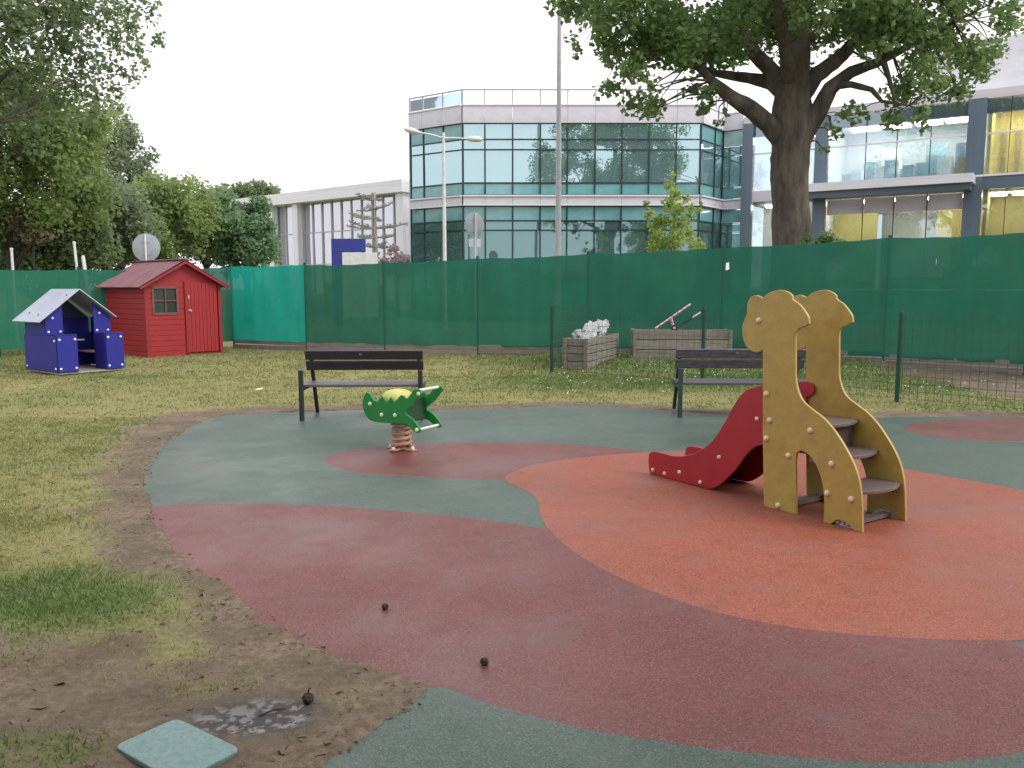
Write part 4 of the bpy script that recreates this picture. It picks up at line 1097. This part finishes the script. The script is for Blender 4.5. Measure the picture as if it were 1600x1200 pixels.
    for k, a in enumerate((1420, 1470, 1345)): seg('partition', ('desk_teal', 'column_blue', 'wall_pale')[k], tpx(a), tpx(a) + .9, zslab + .2, zslab + 2.3, -4.4, .1)
    for k, a in enumerate((1310, 1330, 1365, 1385, 1410, 1432, 1470, 1490)): seg('doorway', ('desk_wood', 'wall_yellow', 'column_blue', 'wall_pale')[k % 4], tpx(a), tpx(a) + .5, .0, 2.3 + .2 * (k % 3), -3.0 - .1 * (k % 2), .08)
    for a in (1552, 1575, 1596): seg('door_frame', 'desk_wood', tpx(a), tpx(a) + .16, zslab + .2, zslab + 2.4, -3.05, .1)
    # stair flight behind the last bays
    a0, a1 = tpx(1545), tpx(1640)
    for k in range(10):
        t0 = a0 + (a1 - a0) * k / 10; seg('stair_tread', 'concrete_pale', t0, t0 + (a1 - a0) / 10 + .12, 1.0 + k * .26, 1.08 + k * .26, -2.2, 1.4)
wing()

def pavilion():
    A = at(395, 320, 66); B = at(634, 320, 55); A.z = B.z = 0
    d = B - A; L = d.length; d.normalize(); n = Vector((d.y, -d.x, 0)); ang = math.atan2(d.y, d.x)
    R_ = empty('white_pavilion', A, 'low white building with slender columns and tall glass behind the blue sign', 'building')
    def seg(name, m, s0, s1, z0, z1, off, th, tilt=(0, 0)):
        c = A + d * ((s0 + s1) / 2) + n * off; c.z = (z0 + z1) / 2; return ubox(name, m, R_, c, (s1 - s0, th, z1 - z0), ang, tilt)
    zr0 = zat(327, 66); zr1 = zat(311, 66)
    seg('roof', 'white_trim', -2, L + .6, zr0, zr1, -3.3, 8.4)
    for px, wp in ((432, .50), (470, .62), (634, .70)):
        k = ray(px, 320); a = k.x / k.y; sc_ = (a * A.y - A.x) / (d.x - a * d.y); seg('column', 'white_trim', sc_ - wp / 2, sc_ + wp / 2, 0, zr0, .35, .45)
    nn = 16
    for k in range(nn):
        s0, s1 = L * k / nn, L * (k + 1) / nn
        for (z0, z1) in ((.2, zr0 * .42), (zr0 * .42, zr0 * .72), (zr0 * .72, zr0)):
            seg('window_pane', 'glass_pavilion', s0 + .04, s1 - .04, z0 + .03, z1 - .03, 0, .03, (rng_b.uniform(-.012, .012), rng_b.uniform(-.02, .02)))
        seg('mullion', 'pole_grey', s0 - .05, s0 + .05, 0, zr0, .04, .12)
    for f_ in (.42, .72): seg('transom', 'pole_grey', 0, L, zr0 * f_ - .035, zr0 * f_ + .035, .04, .1)
    seg('back_wall', 'interior_dark', 0, L, 0, zr0, -5, .2)
    seg('end_wall', 'white_trim', L, L + .3, 0, zr0, -2.2, 5)
pavilion()

# ------------------------------------------------------------------ trees
mat('bark_plane', (.060, .048, .038), .9, .45, 4.5, bump=1.0, bscale=22, stretch=(1, 1, .3), col2=(.15, .13, .10))
mat('bark', (.075, .062, .05), .9, .3, 5, bump=.6, bscale=18, stretch=(1, 1, .3))
mat('bark_hazy_pale', (.34, .33, .30), .9, .3, 5)  # young conifer bark, colour lightened to stand in for distance haze
leafmat('leaf_plane', (.105, .185, .065), (.28, .40, .15), .58)
leafmat('leaf_dark', (.15, .215, .11), (.31, .40, .20), .58)
leafmat('leaf_grey', (.19, .25, .145), (.36, .42, .26), .55)
leafmat('leaf_olive', (.20, .29, .10), (.41, .50, .21), .58)
leafmat('leaf_blue', (.14, .26, .14), (.29, .43, .24), .55)
leafmat('leaf_lime', (.24, .36, .07), (.46, .56, .16), .5)
leafmat('leaf_conifer_hazy', (.30, .33, .27), (.46, .48, .40), .4)  # pale grey green needles, with haze bleaching put into the colour
leafmat('leaf_pink', (.52, .40, .42), (.62, .52, .53), .4)
leafmat('leaf_faded', (.20, .19, .12), (.34, .28, .20), .3)

def leaf_cloud(cent, rad, n, size, seed, tone_c=None, up=.5, flat=1.0):
    """leaves spread through clumps: cent (K,3), rad (K,), about n leaves in all; returns (V, tone)"""
    rng = np.random.default_rng(seed); K = len(cent)
    w_ = rad ** 2; idx = rng.choice(K, n, p=w_ / w_.sum())
    u = rng.normal(0, 1, (n, 3)); u /= np.linalg.norm(u, axis=1)[:, None]
    r = rng.uniform(0, 1, n) ** .55
    c = cent[idx] + u * (r * rad[idx])[:, None] * np.array([1, 1, flat])
    nrm = rng.normal(0, 1, (n, 3)) + np.array([0, 0, up * 2]); nrm /= np.linalg.norm(nrm, axis=1)[:, None]
    t = rng.normal(0, 1, (n, 3)); t -= nrm * (t * nrm).sum(1)[:, None]; t /= np.linalg.norm(t, axis=1)[:, None]
    b = np.cross(nrm, t); s = (size * rng.uniform(.6, 1.35, n))[:, None]
    # four-cornered leaf, folded along its midrib
    p0 = c - t * s * .5; p2 = c + t * s * .5; p1 = c + b * s * .42 + nrm * s * .12 + t * s * .05; p3 = c - b * s * .42 + nrm * s * .12 + t * s * .05
    V = np.stack([p0, p1, p2, p3], 1).reshape(-1, 3)
    tc = rng.uniform(0, 1, K) if tone_c is None else tone_c
    tone = np.clip(tc[idx] * .6 + rng.normal(.2, .2, n), 0, 1)
    return V, np.repeat(tone, 4)

def crown_clumps(rng, K, c, r, rc, hollow=.35, keep=None):
    out = []
    while len(out) < K:
        u = rng.normal(0, 1, 3); u /= np.linalg.norm(u); q = (hollow + (1 - hollow) * rng.uniform(0, 1) ** .6)
        p = np.array(c) + u * q * np.array(r) * rng.uniform(.82, 1.08)
        if keep is None or keep(p): out.append(p)
    return np.array(out), rng.uniform(.7, 1.3, K) * rc

def broadleaf(name, base, H, crown_c, crown_r, K, rc, n, size, leaf, label, seed, trunk_r=.2, cat='tree', group=None, limbs=None, keep=None, extra=None, barkm='bark', hollow=.35, up=.5):
    rng = np.random.default_rng(seed); base = Vector(base)
    r = empty(name, base, label, cat, group)
    cl, cr = crown_clumps(rng, K, crown_c, crown_r, rc, hollow, keep)
    if extra is not None:
        cl = np.concatenate([cl, np.array([e[:3] for e in extra])]); cr = np.concatenate([cr, np.array([e[3] for e in extra])])
    m = MB(); nodes = []
    top = Vector((crown_c[0], crown_c[1], crown_c[2] + crown_r[2] * .55))
    if limbs is None:
        limbs = [[(base, trunk_r * 1.25), (base + Z * .4, trunk_r), (base.lerp(top, .35) + Vector((rng.normal(0, .1), rng.normal(0, .1), 0)), trunk_r * .8), (base.lerp(top, .7), trunk_r * .45), (top, trunk_r * .12)]]
        for k in range(6):
            a = k * 1.05 + rng.uniform(0, .5); s = base.lerp(top, rng.uniform(.25, .6))
            e = Vector((crown_c[0] + math.cos(a) * crown_r[0] * .65, crown_c[1] + math.sin(a) * crown_r[1] * .65, s.z + crown_r[2] * rng.uniform(.2, .7)))
            limbs.append([(s, trunk_r * .5), (s.lerp(e, .5) + Z * .15 * crown_r[2], trunk_r * .3), (e, trunk_r * .1)])
    for lb in limbs:
        if barkm == 'bark_plane':
            P_, R__ = [], []
            for (a_, ra), (b_, rb) in zip(lb[:-1], lb[1:]):
                kk = max(2, int((b_ - a_).length / .16))
                for t in range(kk): P_.append(a_.lerp(b_, t / kk)); R__.append(ra + (rb - ra) * t / kk)
            P_.append(lb[-1][0]); R__.append(lb[-1][1]); n0 = len(m.v); m.tube(P_, R__, 22)
            from mathutils import noise as mn
            for vi in range(n0, n0 + 22 * len(P_)):
                ri = (vi - n0) // 22; v = Vector(m.v[vi]); d_ = v - P_[ri]
                m.v[vi] = tuple(P_[ri] + d_ * (1 + .16 * mn.noise(Vector((v.x * 5, v.y * 5, v.z * 1.1))) + .10 * mn.noise(Vector((v.x * 13, v.y * 13, v.z * 4)))))
        else: m.tube([p for p, _ in lb], [q for _, q in lb], 10)
        for (p, q), (p2, q2) in zip(lb[:-1], lb[1:]):
            for t in (0, .25, .5, .75): nodes.append((p.lerp(p2, t), q * (1 - t) + q2 * t))
        nodes.append((lb[-1][0], lb[-1][1]))
    npos = np.array([tuple(p) for p, _ in nodes]); nr = np.array([q for _, q in nodes])
    low = npos[:, 2] < npos[:, 2].min() + .25 * H
    for c_ in cl:
        dd = np.linalg.norm(npos - c_, axis=1) + np.maximum(0, npos[:, 2] - c_[2]) * .6 + low * 3; i = int(np.argmin(dd))
        p = Vector(npos[i]); e = Vector(c_); rr = min(nr[i] * .6, .011 * (e - p).length + .007) + .003
        mid = p.lerp(e, .5) + Vector((rng.normal(0, .08), rng.normal(0, .08), .06 * (e - p).length))
        m.tube([p, mid, e], [rr, rr * .7, rr * .25], 5, cap=False)
    m.build('trunk', barkm, r, smooth=True)
    V, tone = leaf_cloud(cl, cr, n, size, seed + 1, up=up)
    V = V - np.array(base)
    np_mesh('crown', V, 4, leaf, r, {'tone': tone})
    return r

def plane_tree():
    Y = 20.0; A = lambda x, y, dy=0.0: at(x, y, Y + dy)
    b = A(1236, 400); base = Vector((b.x, b.y, 0))
    tr = [(base, .62), (base + Z * .5, .52), (A(1236, 385), .45), (A(1234, 300), .425), (A(1234, 235), .435), (A(1236, 200), .47), (A(1238, 165), .43), (A(1240, 120), .36), (A(1246, 60), .31), (A(1252, 0), .25), (A(1255, -120, .3), .16), (A(1250, -260, .5), .05)]
    limbs = [tr,
        [(A(1238, 250), .20), (A(1224, 222), .25), (A(1202, 195, -.2), .215), (A(1172, 170, -.5), .19), (A(1140, 150, -.7), .145), (A(1112, 126, -.8), .105), (A(1075, 88, -.8), .075), (A(1020, 50, -.8), .04), (A(950, 25, -.9), .015)],
        [(A(1232, 150), .22), (A(1205, 128, .3), .18), (A(1170, 122, .6), .125), (A(1120, 115, 1.0), .085), (A(1060, 95, 1.6), .07), (A(980, 50, 2), .03)],
        [(A(1228, 140), .24), (A(1205, 110, .2), .19), (A(1180, 85, .5), .16), (A(1160, 50, .8), .13), (A(1140, 0, 1.1), .09), (A(1100, -90, 1.5), .03)],
        [(A(1238, 248), .20), (A(1250, 218), .26), (A(1275, 180, -.2), .21), (A(1298, 138, -.4), .175), (A(1330, 112, -.5), .135), (A(1370, 98, -.6), .105), (A(1420, 72, -.7), .075), (A(1490, 35, -.8), .03), (A(1550, 5, -1.8), .015)],
        [(A(1298, 134, -.4), .10), (A(1330, 132, -.7), .075), (A(1362, 140, -.9), .06), (A(1378, 158, -1.0), .04), (A(1420, 165, -1.2), .02)],
        [(A(1250, 150), .26), (A(1275, 118, .2), .20), (A(1310, 92, .4), .16), (A(1340, 60, .7), .12), (A(1385, 10, 1.1), .08), (A(1440, -70, 1.5), .03)],
        [(A(1380, 95, -1.0), .07), (A(1390, 125, -1.2), .05), (A(1398, 160, -1.2), .02)],
        [(A(1238, 190, .1), .16), (A(1242, 130, .2), .18), (A(1250, 80, 1.0), .15), (A(1240, 20, 2.0), .11), (A(1220, -60, 3.0), .05)],
        [(A(1238, 200, .1), .16), (A(1236, 130, -.15), .17), (A(1225, 70, -1.0), .13), (A(1215, 10, -2.0), .09), (A(1200, -60, -3.0), .04)]]
    rng = np.random.default_rng(11); ex = []
    def add(x, y, rad, k=1, dsp=2.2, j=12):
        for _ in range(k):
            p = A(x + rng.normal(0, j), y + rng.normal(0, j * .7), rng.uniform(-dsp, dsp)); ex.append((p.x, p.y, p.z, rad * rng.uniform(.8, 1.2)))
    for x, y, rad, k in ((900, 70, .26, 2), (925, 30, .40, 4), (905, 10, .4, 3), (950, 75, .42, 5), (985, 105, .42, 4), (960, 130, .30, 2), (1000, 150, .34, 3), (1030, 165, .30, 3), (1020, 182, .16, 1), (1080, 150, .30, 3), (1090, 178, .16, 1), (1120, 185, .16, 1), (1140, 175, .14, 1),
                          (1290, 205, .22, 2), (1295, 240, .16, 1), (1345, 178, .26, 2), (1385, 180, .28, 3), (1425, 185, .24, 2), (1440, 195, .16, 1), (1410, 140, .40, 4), (1455, 130, .42, 4), (1500, 140, .30, 3), (1530, 115, .30, 3), (1540, 85, .32, 3), (1575, 30, .32, 3), (1590, 5, .3, 2), (1560, 60, .28, 2), (1515, 80, .4, 4), (1480, 60, .45, 5), (1370, 70, .4, 3), (1425, 40, .45, 4),
                          (1000, 60, .5, 5), (1060, 80, .5, 5), (1120, 70, .5, 5), (1150, 20, .5, 4), (1380, 40, .5, 4), (1450, 90, .45, 4), (1260, 40, .35, 3), (1330, 30, .45, 4), (1210, 30, .4, 3), (1290, 60, .3, 2), (1100, 50, .5, 5), (1040, 40, .5, 5), (980, 10, .5, 4), (1180, 0, .5, 4), (1280, -10, .5, 4), (1400, -20, .5, 4), (1500, -10, .5, 4)): add(x, y, rad, k)
    cc = A(1242, -60); 
    def keep(p):
        rad = math.hypot(p[0] - base.x, p[1] - base.y)
        return p[2] > 7.0 + max(0, 2.2 - rad) * .5
    r = broadleaf('plane_tree', base, 13, (cc.x, cc.y, 9.7), (5.3, 4.6, 4.0), 190, .62, 56000, .14, 'leaf_plane', 'large plane tree with thick dark trunk and spreading crown behind the green fence', 21, limbs=limbs, keep=keep, extra=ex, barkm='bark_plane', hollow=.45)
    return r
plane = plane_tree()

def T(name, px, py, Y, rx, ry, rz, K, rc, n, size, leaf, label, seed, tr=.2, group='trees behind the screen on the left', extra=None, **kw):
    c = at(px, py, Y); base = Vector((c.x, c.y, 0))
    return broadleaf(name, base, c.z + rz, (c.x, c.y, c.z), (rx, ry, rz), K, rc, n, size, leaf, label, seed, tr, 'tree', group, extra=extra, **kw)
def pxs(lst, Y, seed):
    rng = np.random.default_rng(seed); o = []
    for x, y, r in lst: p = at(x, y, Y + rng.uniform(-1.5, 1.5)); o.append((p.x, p.y, p.z, r))
    return o
big = T('broadleaf_tree', -60, -40, 22, 4.0, 3.0, 4.4, 150, .62, 34000, .13, 'leaf_dark', 'tall dark broadleaf tree with sparse twigs reaching over the lawn sky', 31, .16,
  extra=pxs([(170, 20, .55), (205, 40, .45), (235, 20, .35), (245, 60, .28), (215, 80, .40), (180, 60, .6), (140, 90, .6), (170, 110, .45), (210, 120, .30), (225, 100, .22), (120, 130, .55), (150, 150, .40), (180, 140, .3), (100, 60, .7), (60, 100, .7), (120, 20, .7), (30, 40, .6), (195, 5, .5), (150, 175, .28), (120, 190, .35), (90, 160, .5)], 22, 1))
T('broadleaf_tree', 0, 230, 26, 3.2, 3.0, 3.2, 110, .75, 30000, .15, 'leaf_olive', 'full green broadleaf tree filling the corner beyond the playhouse', 32, .16, extra=pxs([(90, 180, .6), (110, 240, .7), (120, 300, .8), (80, 330, .8), (40, 340, .8)], 26, 2))
T('broadleaf_tree', 185, 300, 42, 2.4, 2.2, 4.2, 70, .55, 12000, .18, 'leaf_grey', 'tall thin grey green tree standing behind the olive bushes', 33, .2, extra=pxs([(235, 245, .5), (225, 270, .7), (195, 215, .5), (160, 190, .5), (245, 300, .8), (268, 290, .5)], 42, 3))
T('broadleaf_tree', 255, 345, 34, 2.3, 2.0, 1.75, 80, .6, 15000, .16, 'leaf_olive', 'rounded olive green tree rising behind the round sign and shed', 34, .2)
T('broadleaf_tree', 165, 350, 31, 2.2, 2.0, 1.9, 80, .6, 15000, .16, 'leaf_grey', 'bushy grey green tree behind the screen between playhouse and shed', 35, .2)
T('broadleaf_tree', 320, 355, 38, 1.9, 1.8, 1.5, 60, .55, 10000, .17, 'leaf_grey', 'pale rounded tree between the olive tree and the blue green one', 36, .18)
T('broadleaf_tree', 383, 362, 36, 1.25, 1.3, 2.0, 60, .5, 12000, .16, 'leaf_blue', 'compact blue green tree beside the white columned building', 37, .18)
T('broadleaf_tree', 60, 385, 28, 3.0, 1.5, 1.3, 80, .6, 15000, .15, 'leaf_dark', 'low dark green tree mass behind the leftmost screen netting', 38, .16)
T('broadleaf_tree', 395, 310, 75, 3.4, 3.0, 1.0, 50, .6, 6000, .3, 'leaf_dark', 'distant dark flat crowned tree over the white building roof', 39, .3)
T('broadleaf_tree', -170, 330, 30, 3.5, 3.0, 4, 70, .8, 12000, .2, 'leaf_olive', 'green tree at the far end of the left screen', 40, .25)
# blossom shrub by the playhouse screen
T('shrub', 50, 352, 25.5, .55, .5, .75, 14, .22, 900, .12, 'leaf_faded', 'small faded pale shrub top among the dark left trees', 41, .05, None)
T('shrub', 622, 410, 44, 1.0, .9, .8, 24, .3, 1500, .16, 'leaf_pink', 'pink flowering shrub beside the glass office corner', 42, .06, None)
# low ivy at the foot of the plane tree
T('shrub', 1290, 384, 18.6, .55, .3, .25, 18, .14, 900, .09, 'leaf_plane', 'small green climber on the fence top beside the plane trunk', 43, .03, None)
# young lime green tree
def young():
    Y = 27; c = at(1050, 345, Y); base = Vector((c.x, c.y, 0)); rng = np.random.default_rng(50); ex = []
    for x, y, r in ((1050, 275, .14), (1047, 290, .2), (1055, 305, .26), (1045, 320, .28), (1060, 325, .24), (1010, 318, .12), (1014, 335, .2), (1025, 350, .3), (1040, 345, .34), (1062, 350, .32), (1080, 325, .16), (1078, 340, .22), (1092, 330, .12), (1030, 375, .36), (1055, 375, .4), (1075, 365, .28), (1085, 380, .26), (1095, 385, .18), (1020, 385, .26), (1070, 310, .16), (1095, 318, .10)):
        p = at(x, y, Y + rng.uniform(-.6, .6)); ex.append((p.x, p.y, p.z, r))
    return broadleaf('young_tree', base, 4, (c.x, c.y, 1.9), (.7, .6, .8), 14, .3, 5500, .10, 'leaf_lime', 'young lime green tree in front of the glass office', 51, .05, extra=ex)
young()
def monkey_tree():
    Y = 40; b = at(588, 410, Y); base = Vector((b.x, b.y, 0)); top = at(586, 300, Y)
    r = empty('young_conifer', base, 'thin young conifer with bare tiered branches beside the blue sign', 'tree')
    m = MB(); m.tube([base, base.lerp(top, .5), top], [.13, .09, .03], 8); rng = np.random.default_rng(8); cents = []
    zlo = zat(405, Y)
    for k in range(7):
        z = zlo + (top.z - zlo) * (k + .3) / 7
        for j in range(4):
            a = rng.uniform(0, 6.28); L = (1.35 if k not in (6,) else .8) * rng.uniform(.55, 1.15); s = Vector((base.x + (top.x - base.x) * z / top.z, base.y, z)); e = s + Vector((math.cos(a) * L, math.sin(a) * L, rng.uniform(-.05, .35)))
            m.tube([s, s.lerp(e, .5) - Z * .08, e], [.045, .04, .02], 5)
            for t in np.linspace(.3, 1, 7): cents.append(tuple(s.lerp(e, t)))
    m.build('trunk', 'bark_hazy_pale', r, smooth=True)
    V, tone = leaf_cloud(np.array(cents), np.full(len(cents), .11), 2200, .08, 3); np_mesh('crown', V - np.array(base), 4, 'leaf_conifer_hazy', r, {'tone': tone})
monkey_tree()
# trees on the other side of the playground, seen mirrored in the office glass
src = [o for o in bpy.data.objects if o.name == 'broadleaf_tree.001'][0]
def mirror_tree(x, y, rz, sc_, label):
    c = copy_tree(big2 if False else src); c.location = (x, y, 0); c.rotation_euler = (0, 0, rz); c.scale = (sc_,) * 3; c['label'] = label; c['group'] = 'trees on the near side of the playground'
for x, y, rz, sc_, lab in ((-16, -16, .4, 1.25, 'tree seen mirrored in the office glass beside the street lamp'), (17, -30, 5, 1.05, 'tree mirrored low toward the office wing'), (-27, -8, 3, 1.5, 'tree mirrored at the chamfered office corner')):
    mirror_tree(x, y, rz, sc_, lab)

# ------------------------------------------------------------------ added unseen building behind the camera, put there to shade the foreground
mat('render_beige', (.42, .38, .32), .8, .12, 1.0)
def foreground_shade():
    y0 = -.9; r = empty('added_shade_building', (0, y0, 0), 'added unseen single storey beige block with a deep flat eave to shade the foreground', 'building')
    ubox('wall', 'render_beige', r, (1, y0 - .15, 1.47), (26, .3, 2.94)); ubox('roof', 'concrete_pale', r, (1, y0 - 2.7, 3.1), (27, 9, .3))
    for x in (-7, -3.4, 3.4, 7):
        w_ = ubox('window', 'glass_office_low', r, (x, y0 + .02, 1.6), (1.8, .04, 1.3)); ubox('sill', 'white_trim', r, (x, y0 + .06, .9), (2.0, .14, .05))
    ubox('door', 'column_blue', r, (0, y0 + .02, 1.05), (1.0, .05, 2.1))
foreground_shade()
